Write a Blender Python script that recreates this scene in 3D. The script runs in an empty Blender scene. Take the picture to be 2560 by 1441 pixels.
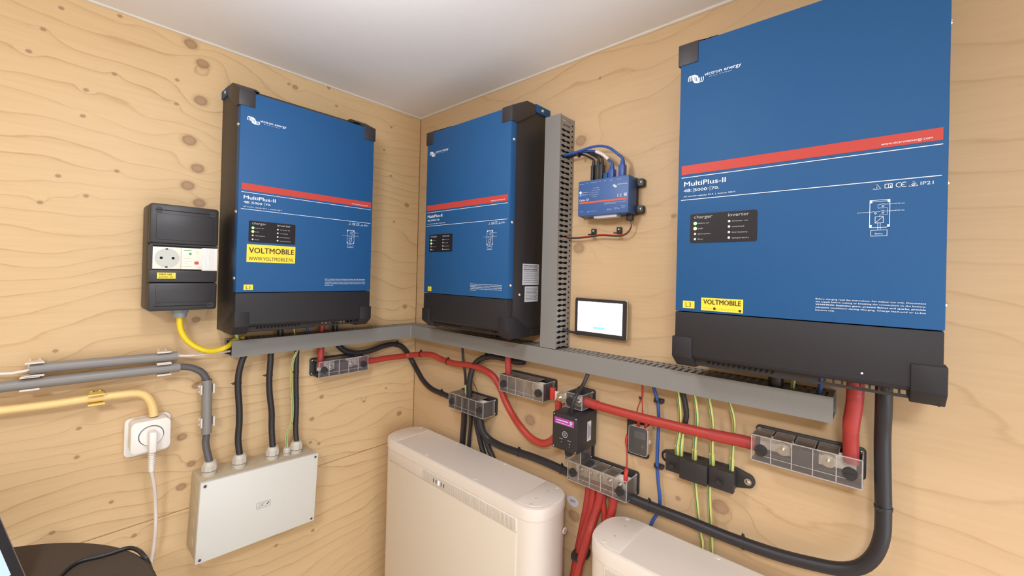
import bpy, bmesh, math, random
import numpy as np
from mathutils import Vector, Matrix, noise

random.seed(7)
C = bpy.context.scene.collection
SC = bpy.context.scene

# ------------------------------------------------------------------ camera, world, lights, exposure
cam = bpy.data.objects.new('camera', bpy.data.cameras.new('camera'))
C.objects.link(cam)
cam.data.sensor_width = 36.0
cam.data.lens = 14.58554
cam.data.shift_x = -0.0049557
cam.data.shift_y = -0.0156831
cam.data.clip_start = 0.01
cam.matrix_world = Matrix(((0.6593, -0.0198, -0.7516, -0.8432),
                           (-0.7515, 0.0155, -0.6596, -1.1966),
                           (0.0248, 0.9997, -0.0047, 1.5537),
                           (0, 0, 0, 1)))
cam.rotation_mode = 'QUATERNION'
q = cam.matrix_world.to_quaternion(); q.normalize()
cam.location = (-0.8432, -1.1966, 1.5537); cam.rotation_quaternion = q
SC.camera = cam

w = bpy.data.worlds.new('world'); SC.world = w; w.use_nodes = True
w.node_tree.nodes['Background'].inputs[0].default_value = (0.75, 0.87, 1.0, 1)
w.node_tree.nodes['Background'].inputs[1].default_value = 1.0

def area_light(name, loc, target, size, power, color, shape='DISK', size_y=None):
    l = bpy.data.lights.new(name, 'AREA'); l.shape = shape; l.size = size
    if size_y: l.size_y = size_y
    l.energy = power; l.color = color
    o = bpy.data.objects.new(name, l); C.objects.link(o); o.location = loc
    d = Vector(target) - Vector(loc)
    o.rotation_euler = d.to_track_quat('-Z', 'Y').to_euler()
    return o
bulb = bpy.data.lights.new('hanging_bulb_light', 'POINT'); bulb.energy = 7.0; bulb.shadow_soft_size = 0.06; bulb.color = (0.92, 0.985, 1.08)
bo = bpy.data.objects.new('hanging_bulb_light', bulb); C.objects.link(bo); bo.location = (-0.70, -0.71, 1.90)
area_light('added_fill_light', (-1.40, -1.50, 2.035), (-1.40, -1.50, 0), 0.30, 20.5, (0.86, 0.955, 1.08))  # added fill lamp, placed to even out brightness over both walls
area_light('rear_window_daylight', (-0.75, -2.16, 0.95), (-0.75, 0.0, 1.40), 1.3, 11.0, (0.88, 0.94, 1.06), 'RECTANGLE', 1.2)

SC.view_settings.view_transform = 'Standard'
SC.view_settings.look = 'None'
SC.view_settings.gamma = 1.0
SC.view_settings.use_curve_mapping = False
SC.view_settings.exposure = 0.0

# ------------------------------------------------------------------ materials
def lin(c):
    return tuple((x / 12.92 if x <= 0.04045 else ((x + 0.055) / 1.055) ** 2.4) for x in c)
def rgb(r, g, b): return lin((r / 255, g / 255, b / 255)) + (1.0,)

def mat(name, col, rough=0.5, metal=0.0, spec=0.5, bump=0.0, bscale=300.0, emit=None, estr=0.0, var=0.0):
    m = bpy.data.materials.new(name); m.use_nodes = True
    nt = m.node_tree; p = nt.nodes['Principled BSDF']
    p.inputs['Base Color'].default_value = col
    p.inputs['Roughness'].default_value = rough
    p.inputs['Metallic'].default_value = metal
    p.inputs['Specular IOR Level'].default_value = spec
    if emit:
        p.inputs['Emission Color'].default_value = emit
        p.inputs['Emission Strength'].default_value = estr
    if bump or var:
        tc = nt.nodes.new('ShaderNodeTexCoord')
        n = nt.nodes.new('ShaderNodeTexNoise'); n.inputs['Scale'].default_value = bscale
        n.inputs['Detail'].default_value = 3
        nt.links.new(tc.outputs['Object'], n.inputs['Vector'])
        if bump:
            b = nt.nodes.new('ShaderNodeBump'); b.inputs['Strength'].default_value = bump
            b.inputs['Distance'].default_value = 0.0006
            nt.links.new(n.outputs['Fac'], b.inputs['Height']); nt.links.new(b.outputs['Normal'], p.inputs['Normal'])
        if var:
            mx = nt.nodes.new('ShaderNodeMix'); mx.data_type = 'RGBA'
            mx.inputs[6].default_value = tuple(c * (1 - var) for c in col[:3]) + (1,)
            mx.inputs[7].default_value = tuple(min(1, c * (1 + var)) for c in col[:3]) + (1,)
            nt.links.new(n.outputs['Fac'], mx.inputs[0]); nt.links.new(mx.outputs[2], p.inputs['Base Color'])
    return m

M = {}
M['blue'] = mat('blue_powder_coat', rgb(33, 84, 133), 0.58, spec=0.3, bump=0.12, bscale=900)
M['black_steel'] = mat('black_powder_coat', rgb(44, 39, 38), 0.5, bump=0.15, bscale=900)
M['black_plastic'] = mat('black_plastic', rgb(46, 42, 43), 0.45, bump=0.12, bscale=800)
M['bumper'] = mat('bumper_plastic', rgb(52, 47, 49), 0.5, bump=0.1, bscale=800)
M['dark_cover'] = mat('matt_black_cover', rgb(40, 37, 39), 0.55, spec=0.35, bump=0.15, bscale=900)
M['black_rubber'] = mat('black_cable_jacket', rgb(42, 38, 40), 0.45, bump=0.1, bscale=400)
M['hole'] = mat('void_shade', rgb(12, 11, 11), 0.9)  # near-black colour standing for the shade inside openings
M['red_stripe'] = mat('red_print', rgb(190, 68, 58), 0.55, spec=0.3)
M['white_print'] = mat('white_print', rgb(232, 236, 242), 0.5)
M['panel_black'] = mat('status_panel_black', rgb(34, 30, 31), 0.5, spec=0.3)
M['grey_print'] = mat('grey_print', rgb(178, 178, 180), 0.5)
M['chrome'] = mat('chrome_screw', rgb(215, 212, 205), 0.25, 1.0)
M['copper_tin'] = mat('tinned_busbar', rgb(226, 220, 208), 0.4, 0.25)
M['yellow_label'] = mat('yellow_label', rgb(247, 215, 60), 0.5)
M['brown_ink'] = mat('dark_ink', rgb(70, 48, 40), 0.6)
M['pale_ink'] = mat('faded_ink', rgb(196, 164, 40), 0.6)
M['white_label'] = mat('white_label', rgb(206, 203, 206), 0.5)
M['ink'] = mat('label_ink', rgb(70, 68, 72), 0.6)
M['led_off'] = mat('led_off', rgb(222, 215, 214), 0.3)
M['led_green'] = mat('led_green', rgb(120, 230, 130), 0.3, emit=(0.30, 1.0, 0.36, 1), estr=1.3)
M['led_amber'] = mat('led_amber', rgb(250, 210, 120), 0.3, emit=(1.0, 0.68, 0.22, 1), estr=1.2)
M['led_blue'] = mat('led_blue', rgb(50, 90, 230), 0.3, emit=(0.04, 0.16, 1.0, 1), estr=1.4)
M['led_white'] = mat('led_white', rgb(235, 240, 255), 0.3, emit=(0.85, 0.9, 1.0, 1), estr=4)
M['duct'] = mat('grey_trunking', rgb(132, 128, 123), 0.5, bump=0.05, bscale=500)
M['duct_b'] = mat('grey_trunking_base', rgb(146, 139, 131), 0.55, bump=0.05, bscale=500)
M['conduit'] = mat('grey_conduit', rgb(138, 132, 126), 0.4)
M['cream_conduit'] = mat('cream_conduit', rgb(240, 204, 134), 0.35)
M['cream_clip'] = mat('yellow_clip', rgb(236, 206, 105), 0.4)
M['clip'] = mat('white_clip', rgb(222, 210, 196), 0.4)
M['yellow_cable'] = mat('yellow_cable', rgb(240, 208, 40), 0.35)
M['white_cable'] = mat('white_cable', rgb(228, 216, 204), 0.4)
M['grey_cable'] = mat('dark_grey_cable', rgb(92, 88, 88), 0.45)
M['red'] = mat('red_cable', rgb(176, 58, 47), 0.45, bump=0.05, bscale=250)
M['red_sleeve'] = mat('red_heat_shrink', rgb(172, 56, 50), 0.55, bump=0.2, bscale=120)
M['blue_cable'] = mat('blue_cable', rgb(48, 84, 156), 0.4)
M['box_grey'] = mat('grey_enclosure', rgb(196, 180, 152), 0.5, bump=0.05, bscale=400)
M['lid_grey'] = mat('grey_lid', rgb(216, 212, 202), 0.4, bump=0.05, bscale=400)
M['gland'] = mat('grey_gland', rgb(203, 193, 178), 0.4)
M['gland_dark'] = mat('blue_grey_gland', rgb(150, 156, 162), 0.4)
M['socket_white'] = mat('white_socket', rgb(240, 232, 222), 0.3)
M['module_white'] = mat('module_white', rgb(236, 228, 208), 0.4)
M['module_grey'] = mat('socket_insert', rgb(196, 196, 186), 0.35)
M['green_print'] = mat('green_print', rgb(92, 160, 108), 0.5)
M['red_button'] = mat('red_button', rgb(216, 60, 70), 0.4)
M['cerbo_blue'] = mat('controller_blue', rgb(62, 96, 152), 0.45, bump=0.08, bscale=900)
M['orange'] = mat('orange_stripe', rgb(216, 92, 52), 0.5)
M['purple'] = mat('purple_label', rgb(176, 66, 158), 0.45)
M['screen'] = mat('lit_screen', rgb(255, 255, 255), 0.2, emit=(1, 1, 1, 1), estr=1.6)
M['cyan'] = mat('screen_cyan', rgb(110, 210, 205), 0.2, emit=(0.40, 0.88, 0.84, 1), estr=0.55)
M['laptop_screen'] = mat('laptop_screen', rgb(190, 214, 240), 0.2, emit=(0.55, 0.72, 0.92, 1), estr=0.35)
M['silver'] = mat('aluminium_rim', rgb(196, 186, 172), 0.3, 0.9)
M['battery'] = mat('battery_white', rgb(232, 219, 205), 0.45, bump=0.04, bscale=600)
M['battery_face'] = mat('battery_face', rgb(224, 210, 190), 0.5, bump=0.04, bscale=600)
M['battery_dim'] = mat('battery_groove', rgb(190, 178, 164), 0.5)
M['felt'] = mat('dark_felt', rgb(76, 62, 50), 0.95, bump=0.6, bscale=500, var=0.25)
M['ceiling'] = mat('painted_ceiling', rgb(241, 237, 235), 0.8, bump=0.1, bscale=60, var=0.02)
M['caulk'] = mat('white_caulk', rgb(222, 214, 200), 0.6, bump=0.3, bscale=90)
M['floor'] = mat('grey_floor', rgb(205, 198, 190), 0.6, bump=0.2, bscale=40, var=0.1)
M['lamp_glass'] = mat('lamp_diffuser', rgb(255, 250, 240), 0.4, emit=(1, 0.93, 0.82, 1), estr=6)
M['fuse_dark'] = mat('fuse_body', rgb(40, 36, 44), 0.4)
M['red_insul'] = mat('red_insulator', rgb(205, 60, 50), 0.4)

def clear_mat(name, tint, gloss, haze):
    m = bpy.data.materials.new(name); m.use_nodes = True; nt = m.node_tree
    for n in list(nt.nodes):
        if n.type != 'OUTPUT_MATERIAL': nt.nodes.remove(n)
    out = [n for n in nt.nodes if n.type == 'OUTPUT_MATERIAL'][0]
    t = nt.nodes.new('ShaderNodeBsdfTransparent'); t.inputs[0].default_value = tint
    g = nt.nodes.new('ShaderNodeBsdfGlossy'); g.inputs['Roughness'].default_value = 0.12
    g.inputs[0].default_value = (0.95, 0.93, 0.95, 1)
    d = nt.nodes.new('ShaderNodeBsdfDiffuse'); d.inputs[0].default_value = (0.85, 0.8, 0.78, 1)
    f = nt.nodes.new('ShaderNodeFresnel'); f.inputs[0].default_value = 1.5
    ad = nt.nodes.new('ShaderNodeMath'); ad.operation = 'ADD'; ad.inputs[1].default_value = gloss
    nt.links.new(f.outputs[0], ad.inputs[0])
    m1 = nt.nodes.new('ShaderNodeMixShader'); m2 = nt.nodes.new('ShaderNodeMixShader')
    m1.inputs[0].default_value = haze
    nt.links.new(t.outputs[0], m1.inputs[1]); nt.links.new(d.outputs[0], m1.inputs[2])
    nt.links.new(ad.outputs[0], m2.inputs[0]); nt.links.new(m1.outputs[0], m2.inputs[1]); nt.links.new(g.outputs[0], m2.inputs[2])
    nt.links.new(m2.outputs[0], out.inputs[0])
    return m
M['clear'] = clear_mat('clear_polycarbonate', (0.985, 0.98, 0.985, 1), 0.0, 0.06)
M['clear_edge'] = clear_mat('clear_moulded_rib', (0.92, 0.90, 0.92, 1), 0.08, 0.45)
M['smoke'] = clear_mat('smoked_cover', (0.72, 0.72, 0.74, 1), 0.0, 0.06)

def stripe_mat():
    m = bpy.data.materials.new('green_yellow_insulation'); m.use_nodes = True; nt = m.node_tree
    p = nt.nodes['Principled BSDF']; p.inputs['Roughness'].default_value = 0.4
    a = nt.nodes.new('ShaderNodeAttribute'); a.attribute_name = 'around'
    r = nt.nodes.new('ShaderNodeValToRGB'); r.color_ramp.interpolation = 'CONSTANT'
    e = r.color_ramp.elements; e[0].position = 0; e[0].color = rgb(212, 204, 118); e[1].position = 0.09; e[1].color = rgb(76, 130, 90)
    for p_, c_ in ((0.20, 0), (0.42, 1), (0.53, 0), (0.76, 1), (0.87, 0)):
        x = e.new(p_); x.color = rgb(76, 130, 90) if c_ else rgb(212, 204, 118)
    nt.links.new(a.outputs['Fac'], r.inputs[0]); nt.links.new(r.outputs[0], p.inputs['Base Color'])
    return m
M['green_yellow'] = stripe_mat()

def wood_mat(name, light, dark, knotc, lo=0.15, hi=0.8):
    """Plywood veneer: ring height comes in as the mesh attribute 'grain', knots as 'knot'."""
    m = bpy.data.materials.new(name); m.use_nodes = True; nt = m.node_tree
    N = nt.nodes.new; L = nt.links.new
    p = nt.nodes['Principled BSDF']; p.inputs['Roughness'].default_value = 0.5
    p.inputs['Specular IOR Level'].default_value = 0.3
    g = N('ShaderNodeAttribute'); g.attribute_name = 'grain'
    k = N('ShaderNodeAttribute'); k.attribute_name = 'knot'
    tc = N('ShaderNodeTexCoord')
    mp = N('ShaderNodeMapping'); mp.inputs['Scale'].default_value = (7, 7, 150)
    L(tc.outputs['Object'], mp.inputs[0])
    fib = N('ShaderNodeTexNoise'); fib.inputs['Scale'].default_value = 1.0; fib.inputs['Detail'].default_value = 4
    L(mp.outputs[0], fib.inputs['Vector'])
    mp2 = N('ShaderNodeMapping'); mp2.inputs['Scale'].default_value = (2.2, 2.2, 6)
    L(tc.outputs['Object'], mp2.inputs[0])
    big = N('ShaderNodeTexNoise'); big.inputs['Scale'].default_value = 1.0; big.inputs['Detail'].default_value = 2
    L(mp2.outputs[0], big.inputs['Vector'])
    # ring coordinate
    ad = N('ShaderNodeMath'); ad.operation = 'MULTIPLY_ADD'; ad.inputs[1].default_value = 0.16
    L(fib.outputs['Fac'], ad.inputs[0]); L(g.outputs['Fac'], ad.inputs[2])
    fr = N('ShaderNodeMath'); fr.operation = 'FRACT'; L(ad.outputs[0], fr.inputs[0])
    r = N('ShaderNodeValToRGB'); e = r.color_ramp.elements
    e[0].position = 0.0; e[0].color = (0, 0, 0, 1); e[1].position = 1.0; e[1].color = (0.12, 0.12, 0.12, 1)
    a = e.new(0.62); a.color = (0.07, 0.07, 0.07, 1)
    a = e.new(0.88); a.color = (0.26, 0.26, 0.26, 1)
    a = e.new(0.955); a.color = (1, 1, 1, 1)
    L(fr.outputs[0], r.inputs[0])
    # amplitude varies across the sheet
    amp = N('ShaderNodeMapRange'); amp.inputs[1].default_value = 0.3; amp.inputs[2].default_value = 0.7
    amp.inputs[3].default_value = lo; amp.inputs[4].default_value = hi
    L(big.outputs['Fac'], amp.inputs[0])
    mul = N('ShaderNodeMath'); mul.operation = 'MULTIPLY'; L(r.outputs[0], mul.inputs[0]); L(amp.outputs[0], mul.inputs[1])
    c1 = N('ShaderNodeMix'); c1.data_type = 'RGBA'; c1.inputs[6].default_value = light; c1.inputs[7].default_value = dark
    L(mul.outputs[0], c1.inputs[0])
    # fibre streaks and broad tone
    st = N('ShaderNodeMapRange'); st.inputs[1].default_value = 0.35; st.inputs[2].default_value = 0.7; st.inputs[3].default_value = 0.0; st.inputs[4].default_value = 0.30
    L(fib.outputs['Fac'], st.inputs[0])
    c2 = N('ShaderNodeMix'); c2.data_type = 'RGBA'; c2.blend_type = 'MULTIPLY'; c2.inputs[7].default_value = (0.86, 0.80, 0.72, 1)
    L(st.outputs[0], c2.inputs[0]); L(c1.outputs[2], c2.inputs[6])
    # knot halo then core
    h = N('ShaderNodeValToRGB'); e = h.color_ramp.elements
    e[0].position = 0.30; e[0].color = (0, 0, 0, 1); e[1].position = 0.52; e[1].color = (0.25, 0.25, 0.25, 1)
    a = e.new(0.62); a.color = (0.85, 0.85, 0.85, 1)
    a = e.new(0.80); a.color = (0.68, 0.68, 0.68, 1)
    kn = N('ShaderNodeTexNoise'); kn.inputs['Scale'].default_value = 120
    L(tc.outputs['Object'], kn.inputs['Vector'])
    ka = N('ShaderNodeMath'); ka.operation = 'MULTIPLY_ADD'; ka.inputs[1].default_value = 0.14; 
    kb = N('ShaderNodeMath'); kb.operation = 'SUBTRACT'; kb.inputs[1].default_value = 0.07
    L(kn.outputs['Fac'], ka.inputs[0]); L(k.outputs['Fac'], ka.inputs[2]); L(ka.outputs[0], kb.inputs[0]); L(kb.outputs[0], h.inputs[0])
    c3 = N('ShaderNodeMix'); c3.data_type = 'RGBA'; c3.inputs[7].default_value = knotc
    L(h.outputs[0], c3.inputs[0]); L(c2.outputs[2], c3.inputs[6])
    L(c3.outputs[2], p.inputs['Base Color'])
    b = N('ShaderNodeBump'); b.inputs['Strength'].default_value = 0.12; b.inputs['Distance'].default_value = 0.0008
    L(fib.outputs['Fac'], b.inputs['Height']); L(b.outputs['Normal'], p.inputs['Normal'])
    return m
M['wood_left'] = wood_mat('pine_plywood', rgb(219, 186, 140), rgb(176, 137, 95), rgb(152, 116, 84))
M['wood_right'] = wood_mat('pine_plywood_smooth', rgb(210, 178, 138), rgb(174, 137, 97), rgb(160, 126, 98), 0.05, 0.55)
M['wood_plain'] = mat('plywood_plain', rgb(214, 190, 152), 0.6, bump=0.1, bscale=60, var=0.05)

# ------------------------------------------------------------------ mesh builder
from collections import namedtuple
XZ = namedtuple('XZ', 'x z')
class MB:
    def __init__(s): s.v = []; s.f = []; s.m = []; s.sm = []; s.at = []
    def add(s, v, f, m=0, smooth=False, at=None):
        o = len(s.v); s.v += [tuple(p) for p in v]
        s.at += list(at) if at else [0.0] * len(v)
        for q in f: s.f.append(tuple(i + o for i in q)); s.m.append(m); s.sm.append(smooth)
        return s
    def box(s, x0, x1, y0, y1, z0, z1, m=0, bev=0.0, seg=2):
        x0, x1 = sorted((x0, x1)); y0, y1 = sorted((y0, y1)); z0, z1 = sorted((z0, z1))
        if bev <= 0:
            v = [(x0, y0, z0), (x1, y0, z0), (x1, y1, z0), (x0, y1, z0), (x0, y0, z1), (x1, y0, z1), (x1, y1, z1), (x0, y1, z1)]
            f = [(0, 3, 2, 1), (4, 5, 6, 7), (0, 1, 5, 4), (1, 2, 6, 5), (2, 3, 7, 6), (3, 0, 4, 7)]
            return s.add(v, f, m)
        bm = bmesh.new(); bmesh.ops.create_cube(bm, size=1)
        for q in bm.verts: q.co = Vector(((x0 + x1) / 2 + q.co.x * (x1 - x0), (y0 + y1) / 2 + q.co.y * (y1 - y0), (z0 + z1) / 2 + q.co.z * (z1 - z0)))
        bmesh.ops.bevel(bm, geom=bm.edges[:], offset=bev, segments=seg, profile=0.5, affect='EDGES')
        s.addbm(bm, m, True); return s
    def addbm(s, bm, m=0, smooth=False):
        bm.verts.index_update()
        s.add([q.co[:] for q in bm.verts], [tuple(q.index for q in f.verts) for f in bm.faces], m, smooth); bm.free()
    def prism(s, poly, axis, a0, a1, m=0, bev=0.0, smooth=False):
        """poly: 2D points; axis 'x': (y,z), 'y': (x,z), 'z': (x,y)."""
        def P(p, a): return {'x': (a, p[0], p[1]), 'y': (p[0], a, p[1]), 'z': (p[0], p[1], a)}[axis]
        n = len(poly)
        v = [P(p, a0) for p in poly] + [P(p, a1) for p in poly]
        f = [tuple(range(n))[::-1], tuple(range(n, 2 * n))] + [(i, (i + 1) % n, n + (i + 1) % n, n + i) for i in range(n)]
        bm = bmesh.new(); vs = [bm.verts.new(p) for p in v]
        for q in f: bm.faces.new([vs[i] for i in q])
        bmesh.ops.recalc_face_normals(bm, faces=bm.faces[:])
        if bev > 0: bmesh.ops.bevel(bm, geom=bm.edges[:], offset=bev, segments=2, profile=0.5, affect='EDGES')
        s.addbm(bm, m, smooth or bev > 0); return s
    def cyl(s, p0, p1, r0, r1=None, n=20, m=0, smooth=True, cap=True):
        r1 = r0 if r1 is None else r1
        p0 = Vector(p0); p1 = Vector(p1); d = (p1 - p0).normalized()
        u = d.orthogonal().normalized(); w_ = d.cross(u)
        v = []
        for p, r in ((p0, r0), (p1, r1)):
            for i in range(n):
                a = 2 * math.pi * i / n; v.append(p + (u * math.cos(a) + w_ * math.sin(a)) * r)
        f = [(i, (i + 1) % n, n + (i + 1) % n, n + i) for i in range(n)]
        s.add(v, f, m, smooth)
        if cap: s.add(v[:n], [tuple(range(n))[::-1]], m); s.add(v[n:], [tuple(range(n))], m)
        return s
    def dome(s, c, d, r, h, n=14, m=0):
        c = Vector(c); d = Vector(d).normalized(); u = d.orthogonal().normalized(); w_ = d.cross(u)
        v = []; K = 4
        for k in range(K):
            t = k / K * math.pi / 2
            for i in range(n):
                a = 2 * math.pi * i / n
                v.append(c + (u * math.cos(a) + w_ * math.sin(a)) * r * math.cos(t) + d * h * math.sin(t))
        v.append(c + d * h)
        f = [(k * n + i, k * n + (i + 1) % n, (k + 1) * n + (i + 1) % n, (k + 1) * n + i) for k in range(K - 1) for i in range(n)]
        f += [((K - 1) * n + i, (K - 1) * n + (i + 1) % n, K * n) for i in range(n)]
        return s.add(v, f, m, True)
    def tube(s, pts, r, n=14, m=0, cap=True, tw=0.0):
        pts = [Vector(p) for p in pts]; K = len(pts)
        R = r if isinstance(r, (list, tuple)) else [r] * K
        d = (pts[1] - pts[0]).normalized(); u = d.orthogonal().normalized()
        if abs(d.z) < 0.9: u = (Vector((0, 0, 1)) - d * d.z).normalized()
        v = []; at = []
        for k in range(K):
            t = ((pts[min(k + 1, K - 1)] - pts[max(k - 1, 0)])).normalized()
            u = (u - t * u.dot(t)).normalized(); w_ = t.cross(u)
            for i in range(n + 1):
                a = 2 * math.pi * i / n + tw * k
                v.append(pts[k] + (u * math.cos(a) + w_ * math.sin(a)) * R[k]); at.append(i / n)
        N = n + 1
        f = [(k * N + i, k * N + i + 1, (k + 1) * N + i + 1, (k + 1) * N + i) for k in range(K - 1) for i in range(n)]
        s.add(v, f, m, True, at)
        if cap: s.add(v[:n], [tuple(range(n))[::-1]], m); s.add(v[-N:-1], [tuple(range(n))], m)
        return s
    def build(s, name, mats, parent=None, org=(0, 0, 0), attr=False):
        me = bpy.data.meshes.new(name)
        o3 = Vector(org)
        me.from_pydata([Vector(p) - o3 for p in s.v], [], s.f)
        if not isinstance(mats, (list, tuple)): mats = [mats]
        for q in mats: me.materials.append(q)
        me.polygons.foreach_set('material_index', s.m); me.polygons.foreach_set('use_smooth', s.sm)
        if attr:
            a = me.attributes.new('around', 'FLOAT', 'POINT'); a.data.foreach_set('value', s.at)
        if any(s.sm):
            try: me.set_sharp_from_angle(angle=math.radians(40))
            except Exception: pass
        me.update()
        o = bpy.data.objects.new(name, me); C.objects.link(o)
        if parent: o.parent = parent
        return o

def rrect(x0, x1, z0, z1, r, n=5):
    """rounded rectangle outline as 2D points"""
    x0, x1 = sorted((x0, x1)); z0, z1 = sorted((z0, z1)); out = []
    for cx, cz, a0 in ((x1 - r, z1 - r, 0), (x0 + r, z1 - r, 90), (x0 + r, z0 + r, 180), (x1 - r, z0 + r, 270)):
        for i in range(n + 1):
            a = math.radians(a0 + 90 * i / n); out.append((cx + r * math.cos(a), cz + r * math.sin(a)))
    return out

def smooth_path(pts, step=0.008):
    P = [Vector(p) for p in pts]
    if len(P) == 2: return P
    P = [P[0] * 2 - P[1]] + P + [P[-1] * 2 - P[-2]]
    out = []
    for i in range(1, len(P) - 2):
        p0, p1, p2, p3 = P[i - 1:i + 3]
        n = max(2, int((p2 - p1).length / step))
        for k in range(n):
            t = k / n
            out.append(0.5 * ((2 * p1) + (p2 - p0) * t + (2 * p0 - 5 * p1 + 4 * p2 - p3) * t * t + (3 * p1 - p0 - 3 * p2 + p3) * t ** 3))
    out.append(P[-2]); return out

# text outlines as meshes, cached
_tc = {}
def text_mesh(txt, bold=0.0):
    bold = 0.0; key = (txt, bold)
    if key in _tc: return _tc[key]
    cu = bpy.data.curves.new('t', 'FONT'); cu.body = txt; cu.size = 1; cu.resolution_u = 2; cu.offset = bold
    o = bpy.data.objects.new('t', cu); C.objects.link(o)
    bpy.context.view_layer.update()
    dg = bpy.context.evaluated_depsgraph_get()
    me = bpy.data.meshes.new_from_object(o.evaluated_get(dg))
    v = [tuple(p.co) for p in me.vertices]; f = [tuple(p.vertices) for p in me.polygons]
    bpy.data.objects.remove(o); bpy.data.curves.remove(cu); bpy.data.meshes.remove(me)
    xs = [p[0] for p in v]
    _tc[key] = (v, f, min(xs), max(xs)); return _tc[key]
CAP = 0.715
_lay = [0]
def lay(y):
    _lay[0] = (_lay[0] + 1) % 7; return y - 0.00003 * _lay[0]
def put_text(mb, txt, x0, x1, z, cap, y, m=0, bold=0.0, dx=None, rot=0.0):
    y = lay(y)
    """text on a plane facing -y: left x0, right x1, baseline z, capital height cap"""
    v, f, a, b = text_mesh(txt, bold)
    sx = (x1 - x0) / (b - a); sz = cap / CAP
    c, s_ = math.cos(rot), math.sin(rot)
    out = []
    for p in v:
        X = (p[0] - a) * sx; Z = p[1] * sz
        out.append((x0 + X * c - Z * s_, y, z + X * s_ + Z * c))
    mb.add(out, f, m)
    if bold > 0:
        o2 = 2.4 * bold * sz * 0.5
        for kk, (ddx, ddz) in enumerate(((o2, 0), (-o2, 0), (0, o2 * 0.7))): mb.add([(p[0] + ddx, p[1] - 0.00008 * (kk + 1), p[2] + ddz) for p in out], f, m)
    return mb
def put_ribbon(mb, pts, wd, y, m=0):
    """flat stroke along 2D points (x,z) on plane y"""
    n = len(pts); v = []; y = lay(y)
    for i in range(n):
        a = Vector(pts[max(i - 1, 0)]); b = Vector(pts[min(i + 1, n - 1)]); d = (b - a).normalized()
        nx, nz = -d.y * wd / 2, d.x * wd / 2
        v += [(pts[i][0] + nx, y, pts[i][1] + nz), (pts[i][0] - nx, y, pts[i][1] - nz)]
    mb.add(v, [(2 * i, 2 * i + 1, 2 * i + 3, 2 * i + 2) for i in range(n - 1)], m); return mb
def put_rect(mb, x0, x1, z0, z1, y, m=0):
    z0, z1 = sorted((z0, z1)); y = lay(y)
    mb.add([(x0, y, z0), (x1, y, z0), (x1, y, z1), (x0, y, z1)], [(0, 1, 2, 3)], m); return mb
def put_frame(mb, x0, x1, z0, z1, wd, y, m=0):
    z0, z1 = sorted((z0, z1))
    put_rect(mb, x0, x1, z0, z0 + wd, y, m); put_rect(mb, x0, x1, z1 - wd, z1, y, m)
    put_rect(mb, x0, x0 + wd, z0 + wd, z1 - wd, y, m); put_rect(mb, x1 - wd, x1, z0 + wd, z1 - wd, y, m); return mb
def put_disc(mb, x, z, r, y, m=0, n=16):
    mb.add([(x + r * math.cos(2 * math.pi * i / n), y, z + r * math.sin(2 * math.pi * i / n)) for i in range(n)], [tuple(range(n))], m); return mb
def put_ring(mb, x, z, r, wd, y, m=0, n=24):
    P = [(x + r * math.cos(2 * math.pi * i / n), z + r * math.sin(2 * math.pi * i / n)) for i in range(n + 1)]
    return put_ribbon(mb, P, wd, y, m)

def swirl_logo(mb, x0, x1, z0, z1, y, m=0):
    """looping wave emblem: arches at left, interlocked loops in the middle, cups at right"""
    W = x1 - x0; H = z1 - z0; wd = H * 0.085
    def T(p): return (x0 + (p[0] - 0.10 * p[1] + 0.05) * W, z0 + p[1] * H)
    for k in range(3):                                   # arches of the m
        a = 0.02 + k * 0.115
        P = [(a - 0.03, 0.42), (a + 0.01, 0.75), (a + 0.08, 0.95), (a + 0.14, 0.90)]
        put_ribbon(mb, [T(p) for p in P], wd, y, m)
    put_ribbon(mb, [T(p) for p in ((0.12, 0.94), (0.30, 0.96), (0.44, 0.97), (0.52, 0.88))], wd, y, m)
    for k in range(3):                                   # loops
        cx = 0.40 + 0.075 * k; cz = 0.56 - 0.05 * k
        P = [(cx + 0.085 * math.cos(t) * (1 if k != 1 else 1.15) + 0.02 * math.sin(t), cz + 0.40 * math.sin(t)) for t in [2 * math.pi * i / 20 for i in range(21)]]
        put_ribbon(mb, [T((p[0] + 0.04 * (0.5 - p[1]), p[1])) for p in P], wd, y, m)
    for k in range(3):                                   # cups of the w
        a = 0.62 + k * 0.12
        P = [(a - 0.08, 0.10), (a + 0.0, 0.08), (a + 0.07, 0.25), (a + 0.11, 0.58)]
        put_ribbon(mb, [T(p) for p in P], wd, y, m)
    return mb

# ------------------------------------------------------------------ things on the walls
# wall 'A' (left): x runs right along the wall, y = -distance from it.  wall 'B' (right): same, turned -90 degrees.
class Thing:
    def __init__(s, wall, name, label, cat, s0, z0, group=None, tilt=0.0):
        s.org = (s0, 0, z0); o = bpy.data.objects.new(name, None); C.objects.link(o); s.o = o
        o.empty_display_size = 0.05
        if wall == 'A': o.location = (s0, 0, z0); o.rotation_euler = (0, tilt, 0)
        elif wall == 'B': o.location = (0, -s0, z0); o.rotation_euler = (0, tilt, -math.pi / 2)
        else: o.location = wall; s.org = wall
        o['label'] = label; o['category'] = cat
        if group: o['group'] = group
    def part(s, name, mb, m, parent=None, label=None, attr=False):
        p = mb.build(name, m, parent or s.o, s.org, attr)
        if label: p['label'] = label
        return p

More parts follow.
